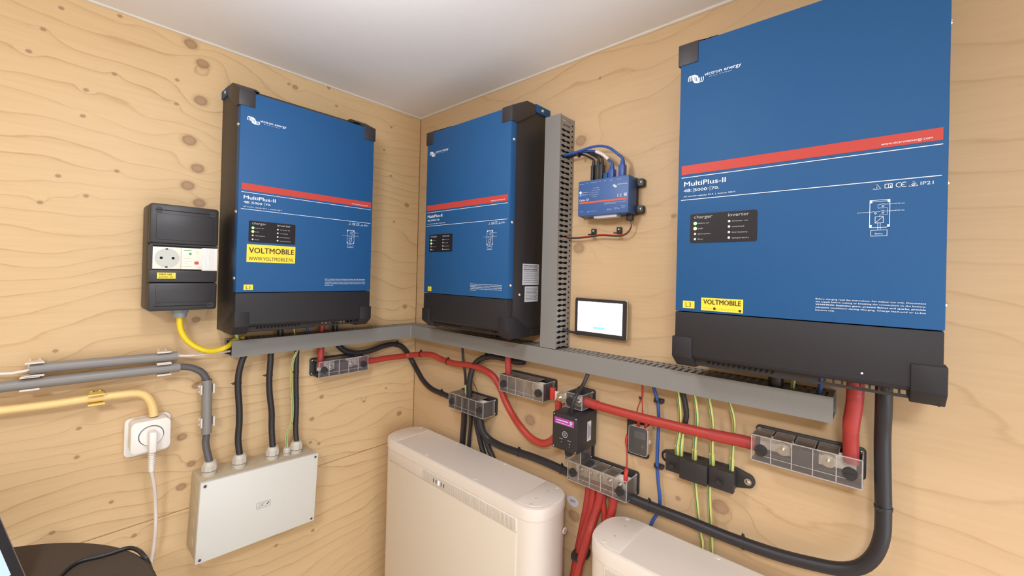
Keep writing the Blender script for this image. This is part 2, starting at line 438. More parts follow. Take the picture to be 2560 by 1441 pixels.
def cable(name, label, pts, r, m, cat='cable', group=None, ties=(), sleeves=(), n=14, attr=False, sleeve_mat=None, sleeve_name='heat_shrink_sleeve', tw=0.0):
    """pts in world space; ties: fractions along the cable; sleeves: (from, to, radius factor)"""
    P = smooth_path(pts); org = P[0]
    mb = MB(); mb.tube(P, r, n, tw=tw); o = mb.build(name, m, None, org, attr); o.location = org
    o['label'] = label; o['category'] = cat
    if group: o['group'] = group
    K = len(P) - 1
    L = [0.0]
    for i in range(K): L.append(L[-1] + (P[i + 1] - P[i]).length)
    def at(t):
        d = t * L[-1]
        for i in range(K):
            if L[i + 1] >= d:
                u = (d - L[i]) / max(1e-9, L[i + 1] - L[i]); return P[i].lerp(P[i + 1], u), (P[i + 1] - P[i]).normalized()
        return P[-1], (P[-1] - P[-2]).normalized()
    for t in ties:
        if isinstance(t, tuple): t, up = t
        else: up = None
        c, d = at(t); b = MB(); b.cyl(c - d * 0.0022, c + d * 0.0022, r * 1.10, n=18)
        u = Vector(up) if up else Vector((0, 0, 1)) - d * d.z
        if u.length < 0.3: u = Vector((-1, 0.4, 0))
        u = (u - d * u.dot(d)).normalized()
        hc = c + u * (r * 1.05 + 0.0015); w_ = d.cross(u)
        b.cyl(hc - w_ * 0.003, hc + w_ * 0.003, 0.0026, n=8); b.cyl(hc + u * 0.0005, hc + u * 0.005 + w_ * 0.002, 0.0011, n=6)
        b.build('cable_tie', M['black_plastic'], o, org)
    for a, b_, fct in sleeves:
        Q = [at(a + (b_ - a) * i / 6)[0] for i in range(7)]
        b = MB(); b.tube(Q, [r * fct * (1.0 if 0 < i < 6 else 0.98) for i in range(7)], n); b.build(sleeve_name, sleeve_mat or M['red_sleeve'], o, org, attr)
    return o

def structure(name, mb, m, parent=None):
    o = mb.build(name, m, parent)
    if not parent: o['kind'] = 'structure'
    return o

# ------------------------------------------------------------------ room shell
CEIL = 2.08; SEAM = 0.992
def perlin(x, z, seed):
    rs = np.random.RandomState(seed); g = rs.rand(64, 64) * 2 * np.pi
    gx, gz = np.cos(g), np.sin(g)
    xi = np.floor(x).astype(int); zi = np.floor(z).astype(int); xf = x - xi; zf = z - zi
    u = xf ** 3 * (xf * (xf * 6 - 15) + 10); v_ = zf ** 3 * (zf * (zf * 6 - 15) + 10)
    def d(i, j): return gx[(xi + i) % 64, (zi + j) % 64] * (xf - i) + gz[(xi + i) % 64, (zi + j) % 64] * (zf - j)
    return (d(0, 0) * (1 - u) + d(1, 0) * u) * (1 - v_) + (d(0, 1) * (1 - u) + d(1, 1) * u) * v_

def axis(lo, hi, fa, fb, fine, coarse):
    a = list(np.arange(lo, fa, coarse)) + list(np.arange(fa, fb, fine)) + list(np.arange(fb, hi, coarse)) + [hi]
    a = sorted(set(round(float(t), 5) for t in a))
    return np.array([t for i, t in enumerate(a) if i == 0 or t - a[i - 1] > 1e-4])

def veneer(name, parent, mt, xr, zr, fine_x, fine_z, knots, seed, lines, warp):
    X = axis(xr[0], xr[1], max(xr[0], fine_x[0]), min(xr[1], fine_x[1]), 0.003, 0.03)
    Z = axis(zr[0], zr[1], max(zr[0], fine_z[0]), min(zr[1], fine_z[1]), 0.003, 0.03)
    nx, nz = len(X), len(Z)
    gx, gz = np.meshgrid(X, Z, indexing='ij')
    h = gz * lines + warp * perlin(gx * 1.3 + 5, gz * 2.6 + 3, seed) + warp * 0.35 * perlin(gx * 4.2 + 9, gz * 9 + 1, seed + 1) + 0.22 * perlin(gx * 14, gz * 34 + 7, seed + 2)
    kv = np.zeros_like(gx)
    for (kx, kz, R, s_) in knots:
        dx = (gx - kx) / 1.15; dz = gz - kz; r2 = dx * dx + dz * dz
        h += s_ * np.exp(-r2 / (2 * (R * 2.6) ** 2)) * (R / 0.008)
        dd = np.sqrt((dx * 0.95) ** 2 + dz ** 2) / R
        kv = np.maximum(kv, np.clip(1 - 0.4 * dd, 0, 1))
    co = np.stack([gx, np.zeros_like(gx), gz], -1).reshape(-1, 3)
    idx = np.arange(nx * nz).reshape(nx, nz)
    quads = np.stack([idx[:-1, :-1], idx[1:, :-1], idx[1:, 1:], idx[:-1, 1:]], -1).reshape(-1, 4)
    # folded-back rim gives the board its edge
    rim = np.concatenate([idx[:, 0], idx[-1, 1:], idx[-2::-1, -1], idx[0, -2:0:-1]])
    back = co[rim].copy(); back[:, 1] = 0.012
    bi = np.arange(len(rim)) + len(co); n = len(rim)
    rq = np.stack([np.roll(rim, -1), rim, bi, np.roll(bi, -1)], -1)
    co = np.concatenate([co, back]); quads = np.concatenate([quads, rq])
    gr = np.concatenate([h.reshape(-1), h.reshape(-1)[rim]]); kn = np.concatenate([kv.reshape(-1), np.zeros(n)])
    me = bpy.data.meshes.new(name)
    me.vertices.add(len(co)); me.vertices.foreach_set('co', co.astype(np.float32).reshape(-1))
    me.loops.add(len(quads) * 4); me.loops.foreach_set('vertex_index', quads.astype(np.int32).reshape(-1))
    me.polygons.add(len(quads)); me.polygons.foreach_set('loop_start', np.arange(0, len(quads) * 4, 4, dtype=np.int32))
    me.update(calc_edges=True)
    for nm, arr in (('grain', gr), ('knot', kn)):
        a = me.attributes.new(nm, 'FLOAT', 'POINT'); a.data.foreach_set('value', arr.astype(np.float32))
    me.materials.append(mt)
    o = bpy.data.objects.new(name, me); C.objects.link(o); o.parent = parent
    return o

KA = [(x, z, r, s) for (x, z), r, s in zip([(-0.6320, 2.0620), (-0.6088, 2.0253), (-0.6106, 1.9387), (-0.6299, 1.8413), (-0.6130, 1.7806), (-0.6305, 1.7375), (-0.6081, 1.7004), (-0.8316, 2.0450), (-0.7498, 2.0692), (-0.8534, 1.9939), (-0.8701, 1.9452), (-0.7556, 1.9462), (-0.7953, 1.8991), (-0.7987, 1.8462), (-0.6544, 1.9711), (-0.6546, 1.9169), (-0.8292, 1.7209), (-0.7478, 1.7467), (-0.8509, 1.6667), (-0.7910, 1.6883), (-0.4062, 2.0432), (-0.4224, 2.0460), (-0.3163, 2.0728), (-0.2931, 2.0287), (-0.1134, 2.0178), (-0.1369, 1.9384), (-0.0474, 1.7750), (-0.0449, 1.4349), (-0.8260, 1.3827), (-0.7914, 1.2239), (-0.7930, 1.1671), (-0.6276, 1.1615), (-0.6093, 1.0943), (-0.6265, 1.0469), (-0.6044, 1.2742), (-0.3131, 1.1880), (-0.3383, 1.1314), (-0.3409, 1.0659), (-0.3175, 1.0557), (-0.4227, 0.8159), (-0.3277, 0.8136), (-0.0558, 1.0804), (-0.7416, 1.0578), (-0.8231, 1.0307), (-0.7047, 0.9712), (-0.1074, 1.1739), (-0.1826, 1.1474), (-0.6592, 1.4675), (-0.6079, 1.4283), (-0.1102, 1.8606), (-0.0941, 1.7135), (-0.1441, 0.7402), (-0.1625, 0.6736)],
      [0.0095, 0.0095, 0.0100, 0.0105, 0.0095, 0.0095, 0.0090] + [0.0030] * 13 + [0.0050, 0.003, 0.0035, 0.003, 0.003, 0.003, 0.0060, 0.0060, 0.0030, 0.0030, 0.0030, 0.0072, 0.0062, 0.0072, 0.0062, 0.0045, 0.0045, 0.0032, 0.0032, 0.0032, 0.0036, 0.0065, 0.0028, 0.0032, 0.0036, 0.003, 0.003, 0.0062, 0.0062, 0.003, 0.003, 0.0042, 0.0036],
      [0.9, -0.9] * 40)]
KB = [(x, z, r, s) for (x, z), r, s in zip([(0.6497, 1.8773), (0.6514, 1.6188), (0.5142, 1.1730), (0.9766, 1.1267), (0.6560, 0.9813), (0.8770, 1.6799), (0.6982, 2.0142), (0.8988, 1.1132), (0.0524, 2.0386), (0.3941, 1.0769)],
      [0.0115, 0.0115, 0.0125, 0.0120, 0.012, 0.004, 0.003, 0.004, 0.002, 0.004], [1.2, -1.2, 1.3, -1.2, 1, -.5, .1, .3, .2, .4])]

wl = structure('wall_left', MB().box(-2.0, 0.02, 0.0125, 0.05, 0, CEIL), M['wood_plain'])
veneer('plywood_panel', wl, M['wood_left'], (-2.0, 0.0, ), (SEAM + 0.0008, CEIL), (-1.02, 0.0), (SEAM, CEIL), KA, 11, 31, 4.2)
veneer('plywood_panel', wl, M['wood_left'], (-2.0, 0.0), (0.0, SEAM - 0.0008), (-1.02, 0.0), (0.78, SEAM), KA, 37, 28, 3.4)
wr = structure('wall_right', MB().box(0, 2.2, 0.0125, 0.05, 0, CEIL), M['wood_plain']); wr.rotation_euler = (0, 0, -math.pi / 2)
veneer('plywood_panel', wr, M['wood_right'], (0.0, 2.2), (SEAM + 0.0008 - 0.25, CEIL), (0.0, 1.5), (SEAM - 0.25, CEIL), KB, 71, 17, 2.8)
veneer('plywood_panel', wr, M['wood_right'], (0.0, 2.2), (0.0, SEAM - 0.0008 - 0.25), (0.0, 0.01), (0.0, 0.01), KB, 90, 17, 2.4)
structure('ceiling', MB().box(-2.05, 0.05, -2.25, 0.05, CEIL, CEIL + 0.05), M['ceiling'])
structure('floor', MB().box(-2.05, 0.05, -2.25, 0.05, -0.05, 0), M['floor'])
structure('wall_side', MB().box(-2.05, -2.0, -2.25, 0.05, 0, CEIL), M['wood_plain'])
wb = MB(); wb.box(-2.0, -1.45, -2.25, -2.2, 0, CEIL).box(-0.05, 0.05, -2.25, -2.2, 0, CEIL).box(-1.45, -0.05, -2.25, -2.2, 1.6, CEIL).box(-1.45, -0.05, -2.25, -2.2, 0, 0.3)
structure('wall_back', wb, M['wood_plain'])
def bead(name, a, b_, seed):
    rs = random.Random(seed); n = 90; P = []; R = []
    for i in range(n + 1):
        t = i / n; P.append(Vector(a).lerp(Vector(b_), t)); R.append(0.0028 + rs.random() * 0.0016)
    structure(name, MB().tube(P, R, 8), M['caulk'])
bead('trim_1', (-2.0, -0.001, CEIL - 0.001), (0, -0.001, CEIL - 0.001), 1)
bead('trim_2', (-0.001, 0, CEIL - 0.001), (-0.001, -2.2, CEIL - 0.001), 2)
lamp = Thing((-0.70, -0.71, CEIL), 'hanging_bulb', 'bare bulb on a short cord above the wall corner', 'lamp', 0, 0)
lamp.part('ceiling_cup', MB().cyl((-0.70, -0.71, CEIL), (-0.70, -0.71, CEIL - 0.015), 0.035, 0.030, n=28), M['socket_white'])
lamp.part('cord', MB().cyl((-0.70, -0.71, CEIL - 0.015), (-0.70, -0.71, 1.985), 0.003, n=10), M['white_cable'])
lamp.part('bulb_holder', MB().cyl((-0.70, -0.71, 1.985), (-0.70, -0.71, 1.962), 0.014, 0.017, n=20), M['socket_white'])
lamp = Thing((-1.40, -1.50, CEIL), 'added_fill_lamp', 'added round ceiling lamp out of view, filling in light from behind', 'lamp', 0, 0)  # fitting made up to house the added fill light
lamp.part('lamp_base', MB().cyl((-1.40, -1.50, CEIL), (-1.40, -1.50, CEIL - 0.02), 0.17, n=32), M['socket_white'])
lamp.part('lamp_shade', MB().cyl((-1.40, -1.50, CEIL - 0.0205), (-1.40, -1.50, CEIL - 0.038), 0.16, 0.15, n=32), M['lamp_glass'])

# ------------------------------------------------------------------ inverters
D = 0.1447
def inverter(wall, s0, zs, tag, label, sticker, led_sleeves=None):
    t = Thing(wall, 'inverter', label, 'inverter', s0, zs - 0.335, 'blue wall mounted inverters')
    def Zv(v): return zs - v
    def X(u): return s0 + u
    P = lambda L: [(-d, Zv(v)) for d, v in L]
    h = MB()
    h.prism(P([(0.001, -0.226), (0.088, -0.226), (0.1238, -0.205), (0.1238, 0.316), (0.001, 0.316)]), 'x', X(0.0045), X(0.3185), bev=0.0012)
    h.prism(P([(0.001, 0.314), (0.115, 0.314), (0.115, 0.327), (0.105, 0.335), (0.001, 0.335)]), 'x', X(0.0045), X(0.19), bev=0.001)
    h.box(X(0.3165), X(0.3185), -0.125, -0.001, Zv(0.316), Zv(0.335))
    # perforated skirt under the lower cover
    a = X(0.0325); b = X(0.2905); y0, y1 = -0.1262, -0.1242
    h.box(a, b, y0, y1, Zv(0.3165), Zv(0.3195)); h.box(a, b, y0, y1, Zv(0.3262), Zv(0.3300))
    h.box(a, X(0.195), y0, y1, Zv(0.3195), Zv(0.3262))
    xx = 0.195
    for k in range(10): h.box(X(xx), X(xx + 0.0024), y0, y1, Zv(0.3195), Zv(0.3262)); xx += 0.0095
    h.box(X(0.288), b, y0, y1, Zv(0.3195), Zv(0.3262))
    hs = t.part('housing', h, M['black_steel'])
    for k in range(13):
        x = X(0.050 + k * 0.0075); g = MB()
        g.prism([(x, Zv(0.3255)), (x + 0.004, Zv(0.3255)), (x + 0.0065, Zv(0.3200)), (x + 0.0025, Zv(0.3200))], 'y', -0.1266, -0.1262)
        t.part('vent_slot', g, M['hole'], hs)
    f = MB(); f.box(X(0.0038), X(0.3198), -D, -0.1245, Zv(0.2410), Zv(-0.2015), bev=0.0015)
    fc = t.part('front_cover', f, M['blue'])
    lc = MB(); lc.prism(P([(0.1245, 0.2422), (D - 0.0006, 0.2422), (D - 0.0006, 0.3120), (D - 0.004, 0.3165), (0.1275, 0.3205), (0.1245, 0.3205)]), 'x', X(0.0040), X(0.3192), bev=0.001)
    t.part('lower_cover', lc, M['dark_cover'])
    for sx in (0, 1):
        u0, u1 = (0.0, 0.032) if sx == 0 else (0.323, 0.291)
        v0 = (0.0, 0.048) if sx == 0 else (0.323, 0.275)
        m = MB(); m.prism(P([(0.1462, -0.1685), (0.1462, -0.2035), (0.094, -0.2300), (0.061, -0.2310), (0.061, -0.2080), (0.1238, -0.1700)]), 'x', *sorted((X(u0), X(u1))), bev=0.0012)
        m.prism(P([(0.120, -0.2160), (0.094, -0.2300), (0.066, -0.2305), (0.066, -0.215)]), 'x', *sorted((X(v0[0] + (0.001 if sx == 0 else -0.001)), X(v0[1]))), bev=0.001)
        t.part('corner_bumper', m, M['bumper'])
        flush = (tag == 'L1' and sx == 0) or (tag == 'L2' and sx == 1)
        df = 0.1446 if flush else 0.1462
        if flush: u0 = 0.0032 if sx == 0 else 0.3198
        m = MB(); m.prism(P([(df, 0.2835), (df, 0.3165), (0.128 if flush else 0.122, 0.3350), (0.060, 0.3360), (0.060, 0.318), (0.118, 0.2835)]), 'x', *sorted((X(u0), X(u1))), bev=0.0012)
        t.part('corner_bumper', m, M['dark_cover'])
    br = MB(); br.box(X(0.0015), X(0.3215), -0.0585, -0.0005, Zv(-0.2150), Zv(-0.2345), bev=0.001)
    bk = t.part('mounting_bracket', br, M['blue'])
    for sx, dx in ((0.0015, -1), (0.3215, 1)): t.part('screw', MB().dome((X(sx), -0.032, Zv(-0.2245)), (dx, 0, 0), 0.0045, 0.0025), M['chrome'], bk)
    for v in (-0.128, 0.064, 0.210):
        for sx, dx in ((0.0038, -1), (0.3198, 1)):
            t.part('screw', MB().dome((X(sx), -0.1335, Zv(v)), (dx, 0, 0), 0.0042, 0.0032), M['chrome'])
    t.part('screw', MB().dome((X(0.3185), -0.0995, Zv(0.232)), (1, 0, 0), 0.0042, 0.0028), M['chrome'])
    # red stripe and white print
    y = -D - 0.0003
    t.part('red_stripe', put_rect(MB(), X(0.0095), X(0.3150), Zv(0.0), Zv(0.0150), y), M['red_stripe'], fc)
    p = MB()
    put_rect(p, X(0.0095), X(0.3150), Zv(0.0194), Zv(0.0204), y); put_rect(p, X(0.0095), X(0.3145), Zv(0.0566), Zv(0.0576), y)
    swirl_logo(p, X(0.0172), X(0.0418), Zv(-0.1325), Zv(-0.1480), y)
    put_text(p, 'victron energy', X(0.0425), X(0.0962), Zv(-0.1415), 0.0056, y, bold=0.010)
    put_text(p, 'B L U E   P O W E R', X(0.0500), X(0.0832), Zv(-0.1380), 0.0013, y)
    put_text(p, 'www.victronenergy.com', X(0.2598), X(0.3062), Zv(0.0118), 0.0032, y - 0.0002)
    put_text(p, 'MultiPlus-II', X(0.0142), X(0.0778), Zv(0.0346), 0.0078, y, bold=0.016)
    put_text(p, '48', X(0.0138), X(0.0238), Zv(0.0442), 0.0052, y, bold=0.01)
    put_text(p, 'V', X(0.0245), X(0.0262), Zv(0.0420), 0.0018, y); put_text(p, 'DC', X(0.0245), X(0.0268), Zv(0.0444), 0.0014, y)
    put_rect(p, X(0.0286), X(0.0291), Zv(0.0458), Zv(0.0380), y)
    put_text(p, '5000', X(0.0306), X(0.0500), Zv(0.0442), 0.0048, y, bold=0.01); put_text(p, 'VA', X(0.0506), X(0.0528), Zv(0.0418), 0.0015, y)
    put_rect(p, X(0.0545), X(0.0550), Zv(0.0458), Zv(0.0380), y)
    put_text(p, '70', X(0.0568), X(0.0662), Zv(0.0442), 0.0048, y, bold=0.01); put_text(p, 'A', X(0.0667), X(0.0682), Zv(0.0442), 0.0020, y)
    put_text(p, 'AC transfer capacity: 50 A  |  inverter 230 V', X(0.0138), X(0.0918), Zv(0.0524), 0.0022, y, bold=0.01)
    # safety marks
    def tri(x0, x1, zb, zt, wd): put_ribbon(p, [(x0, zb), ((x0 + x1) / 2, zt), (x1, zb), (x0, zb), ((x0 + x1) / 2, zt)], wd, y)
    tri(X(0.2527), X(0.2602), Zv(0.0669), Zv(0.0605), 0.0007); put_text(p, '!', X(0.2561), X(0.2568), Zv(0.0664), 0.0030, y)
    put_frame(p, X(0.2638), X(0.2712), Zv(0.0667), Zv(0.0612), 0.0006, y); put_rect(p, X(0.2673), X(0.2678), Zv(0.0667), Zv(0.0612), y); put_text(p, 'i', X(0.2690), X(0.2700), Zv(0.0660), 0.0034, y, bold=0.010)
    for cx in (0.2775, 0.2822):
        put_ribbon(p, [(X(cx) + 0.0030 * math.cos(a_), Zv(0.0638) + 0.0028 * math.sin(a_)) for a_ in [math.radians(60 + 24 * i) for i in range(11)]], 0.0007, y)
    put_rect(p, X(0.2796), X(0.2822), Zv(0.0641), Zv(0.0635), y)
    tri(X(0.2860), X(0.2942), Zv(0.0669), Zv(0.0607), 0.0006); put_ring(p, X(0.2901), Zv(0.0651), 0.0014, 0.0005, y); put_ribbon(p, [(X(0.2889), Zv(0.0662)), (X(0.2900), Zv(0.0650)), (X(0.2914), Zv(0.0660))], 0.0005, y)
    put_text(p, 'IP21', X(0.2964), X(0.3076), Zv(0.0664), 0.0041, y)
    # wiring diagram
    put_frame(p, X(0.2497), X(0.2694), Zv(0.1161), Zv(0.0807), 0.0006, y)
    for (cx, cv) in ((0.2497, 0.0807), (0.2669, 0.0807), (0.2497, 0.1124), (0.2669, 0.1124)): put_rect(p, X(cx), X(cx + 0.0025), Zv(cv), Zv(cv + 0.0037), y)
    put_rect(p, X(0.2520), X(0.2670), Zv(0.0825), Zv(0.0829), y)
    put_rect(p, X(0.2420), X(0.2528), Zv(0.0957), Zv(0.0961), y); put_text(p, 'AC in', X(0.2374), X(0.2414), Zv(0.0966), 0.0015, y)
    put_ribbon(p, [(X(0.2528), Zv(0.0950)), (X(0.2545), Zv(0.0959)), (X(0.2600), Zv(0.0956))], 0.0004, y)
    for v in (0.0866, 0.0952):
        put_rect(p, X(0.2640), X(0.2742), Zv(v), Zv(v + 0.0004), y); put_text(p, 'AC out', X(0.2762), X(0.2826), Zv(v + 0.0008), 0.0015, y)
        put_ring(p, X(0.2749), Zv(v), 0.0005, 0.0003, y, n=8); put_ribbon(p, [(X(0.2604), Zv(v - 0.0001)), (X(0.2628), Zv(v - 0.0010)), (X(0.2641), Zv(v))], 0.0004, y)
    for (cx, cv) in ((0.2626, 0.0886), (0.2556, 0.0978), (0.2626, 0.0973)): put_ring(p, X(cx), Zv(cv), 0.0009, 0.0005, y, n=12)
    put_ribbon(p, [(X(0.2604), Zv(0.0866)), (X(0.2578), Zv(0.0870)), (X(0.2578), Zv(0.0912)), (X(0.2668), Zv(0.0912)), (X(0.2668), Zv(0.1000)), (X(0.2600), Zv(0.1000)), (X(0.2594), Zv(0.1018))], 0.0004, y)
    put_frame(p, X(0.2551), X(0.2634), Zv(0.1103), Zv(0.1018), 0.0005, y); put_ribbon(p, [(X(0.2555), Zv(0.1099)), (X(0.2630), Zv(0.1022))], 0.0004, y)
    put_rect(p, X(0.2578), X(0.2582), Zv(0.1189), Zv(0.1103), y); put_rect(p, X(0.2602), X(0.2606), Zv(0.1189), Zv(0.1103), y)
    put_frame(p, X(0.2512), X(0.2672), Zv(0.1269), Zv(0.1190), 0.0005, y); put_text(p, 'Battery', X(0.2555), X(0.2630), Zv(0.1246), 0.0020, y)
    wt = ['Before charging read the instructions. For indoor use only. Disconnect', 'the supply before making or breaking the connections to the battery.', 'WARNING: Explosive gases, prevent flames and sparks, provide', 'adequate ventilation during charging. Charge lead-acid or Li-Ion', 'batteries only.']
    for i, ln in enumerate(wt):
        put_text(p, ln, X(0.1952), X(0.1952 + (0.108 if i < 4 else 0.021)), Zv(0.2110 + 0.0038 * i), 0.0019, y, bold=0.012 if i != 2 else 0.03)
    t.part('lettering', p, M['white_print'], fc)
    # status panel with its lights
    y2 = -D - 0.0010
    pn = MB(); pn.prism(rrect(X(0.0254), X(0.1222), Zv(0.1285), Zv(0.0815), 0.003), 'y', y2, -D + 0.0002)
    pnl = t.part('status_panel', pn, M['panel_black'])
    tp = MB(); y3 = y2 - 0.0002
    put_text(tp, 'charger', X(0.0316), X(0.0597), Zv(0.0890), 0.0052, y3); put_text(tp, 'inverter', X(0.0826), X(0.1116), Zv(0.0890), 0.0052, y3)
    for i, (l_, r_) in enumerate((('mains on', 'inverter on'), ('bulk', 'overload'), ('absorption', 'low battery'), ('float', 'temperature'))):
        put_text(tp, l_, X(0.0378), X(0.0378 + (0.017, 0.008, 0.0195, 0.0085)[i]), Zv(0.0980 + 0.0086 * i), 0.0023, y3)
        put_text(tp, r_, X(0.0885), X(0.0885 + (0.0215, 0.0165, 0.0215, 0.0235)[i]), Zv(0.0975 + 0.0087 * i), 0.0025, y3)
    t.part('lettering', tp, M['grey_print'], pnl)
    for i, v in enumerate((0.0970, 0.1054, 0.1140, 0.1226)):
        mm = (M['led_green'], M['led_amber'], M['led_off'], M['led_off'])[i]
        t.part('indicator_light', MB().dome((X(0.0334), y2, Zv(v)), (0, -1, 0), 0.0028 if i < 2 else 0.0019, 0.0007), mm, pnl, label=('green lit indicator light', 'amber lit indicator light', None, None)[i])
        t.part('indicator_light', MB().dome((X(0.0841), y2, Zv(v - 0.0006)), (0, -1, 0), 0.0019, 0.0007), M['led_off'], pnl)
    # yellow phase sticker
    yy = -D - 0.0004
    sx0, sx1 = (0.0185, 0.0368) if tag == 'L1' else ((0.0230, 0.0390) if tag == 'L2' else (0.0164, 0.0350))
    sk = t.part('sticker', put_rect(MB(), X(sx0), X(sx1), Zv(0.2235), Zv(0.2355), yy), M['yellow_label'], label='small yellow sticker reading ' + tag)
    t.part('lettering', put_text(MB(), tag, X(sx0 + 0.0045), X(sx1 - 0.0055), Zv(0.2335), 0.0080, yy - 0.0003), M['brown_ink'], sk)
    if sticker == 1:
        k = t.part('sticker', MB().prism(rrect(X(0.0227), X(0.1236), Zv(0.1735), Zv(0.1338), 0.001), 'y', yy, -D + 0.0001), M['yellow_label'], label='yellow installer sticker')
        q_ = MB(); put_text(q_, 'VOLTMOBILE', X(0.0270), X(0.1205), Zv(0.1530), 0.0125, yy - 0.0003, bold=0.016)
        t.part('lettering', q_, M['brown_ink'], k)
        t.part('lettering', put_text(MB(), 'WWW.VOLTMOBILE.NL', X(0.0265), X(0.1200), Zv(0.1695), 0.0085, yy - 0.0003, bold=-0.01), M['brown_ink'], k)
    if sticker == 2:
        k = t.part('sticker', MB().prism([(X(0.0453), Zv(0.2372)), (X(0.1060), Zv(0.2378)), (X(0.1060), Zv(0.2170)), (X(0.0453), Zv(0.2170))], 'y', yy, -D + 0.0001), M['yellow_label'], label='yellow installer sticker')
        q_ = MB(); put_text(q_, 'VOLTMOBILE', X(0.0488), X(0.1030), Zv(0.2270), 0.0078, yy - 0.0003, bold=0.016)
        put_disc(q_, X(0.0655), Zv(0.2335), 0.0021, yy - 0.0003); put_disc(q_, X(0.1018), Zv(0.2345), 0.0021, yy - 0.0003)
        t.part('lettering', q_, M['brown_ink'], k)
        q_ = MB(); put_text(q_, 'I P W W M', X(0.0490), X(0.0620), Zv(0.2348), 0.0024, yy - 0.0003); put_text(q_, 'L O W D / 2 2 - 0 2 4', X(0.0690), X(0.0985), Zv(0.2352), 0.0024, yy - 0.0003)
        t.part('lettering', q_, M['pale_ink'], k)
    # rating labels on the right side
    xs = X(0.3185) + 0.0004
    def side_rect(mb, d0, d1, v0, v1, x): mb.add([(x, -d0, Zv(v1)), (x, -d1, Zv(v1)), (x, -d1, Zv(v0)), (x, -d0, Zv(v0))], [(0, 1, 2, 3)])
    for (d0, d1, v0, v1, rows) in ((0.0915, 0.0285, 0.158, 0.209, 10), (0.082, 0.030, 0.2125, 0.250, 9)):
        lb = MB(); side_rect(lb, d0, d1, v0, v1, xs); k = t.part('rating_label', lb, M['white_label'])
        ib = MB(); rr = random.Random(rows)
        for i in range(rows):
            vv = v0 + 0.004 + i * (v1 - v0 - 0.006) / rows
            if rows == 10 and i in (0, 2):
                dd = d0 - 0.004
                while dd > d1 + 0.008:
                    ww = rr.choice((0.0006, 0.0011, 0.0016)); side_rect(ib, dd, dd - ww, vv - 0.0012, vv + 0.0022, xs + 0.0003); dd -= ww + rr.choice((0.0006, 0.001))
            else:
                dd = d0 - 0.004
                while dd > d1 + 0.008:
                    ww = rr.uniform(0.003, 0.009); side_rect(ib, dd, max(dd - ww, d1 + 0.003), vv, vv + 0.0010, xs + 0.0003); dd -= ww + 0.0012
        t.part('lettering', ib, M['ink'], k)
    if tag == 'L3':
        t.part('scuff', put_disc(MB(), X(0.2456), Zv(0.3035), 0.0014, -D - 0.0003, n=8), M['white_print'])
    return t
inverter('A', -0.5725, 1.7387, 'L1', 'blue inverter with two yellow stickers on the left wall, beside the black socket box', 1)
inverter('B', 0.2353, 1.7365, 'L2', 'blue inverter nearest the corner on the right wall, white labels on its side', 0)
inverter('B', 0.9343, 1.7400, 'L3', 'largest-looking blue inverter at the right edge, beside the lit screen and marked L3', 2)

# ------------------------------------------------------------------ slotted cable trunking
def fingers(mb, along, fixed0, a0, a1, d0, d1, th, pitch=0.0125):
    """slotted side wall: along = 'x' or 'z'; the wall plate lies at coordinate fixed0 (thickness th); d0 (front) .. d1 (back) are distances from the wall"""
    n = int((a1 - a0) / pitch)
    L_ = d0 - d1
    prof = [(0.00, 0.0012), (0.10, 0.0012), (0.14, 0.0030), (0.22, 0.0036), (0.30, 0.0030), (0.36, 0.0015), (0.44, 0.0015), (0.48, 0.0028), (0.70, 0.0028), (0.72, 0.0)]
    for k in range(n + 1):
        c0 = a0 + k * pitch; hi = min(c0 + pitch, a1)
        left = [(c0 + hw, d0 - t * L_) for t, hw in prof]; right = [(hi - hw, d0 - t * L_) for t, hw in prof[::-1]]
        poly = left[:-1] + [(c0, d0 - 0.72 * L_), (c0, d1), (hi, d1), (hi, d0 - 0.72 * L_)] + right[1:]
        if hi - c0 < 0.009: poly = [(c0, d0), (c0, d1), (hi, d1), (hi, d0)]
        m_ = len(poly)
        v = []
        for f_ in (fixed0, fixed0 + th):
            for (a, d) in poly: v.append((a, -d, f_) if along == 'x' else (f_, -d, a))
        f = [tuple(range(m_)), tuple(range(2 * m_ - 1, m_ - 1, -1))] + [(i, (i + 1) % m_, m_ + (i + 1) % m_, m_ + i) for i in range(m_)]
        bm = bmesh.new(); vs = [bm.verts.new(p) for p in v]
        for q_ in f: bm.faces.new([vs[i] for i in q_])
        bmesh.ops.recalc_face_normals(bm, faces=bm.faces[:]); bmesh.ops.triangulate(bm, faces=[x for x in bm.faces if len(x.verts) > 4])
        mb.addbm(bm)
ZT, ZB = 1.3790, 1.3420
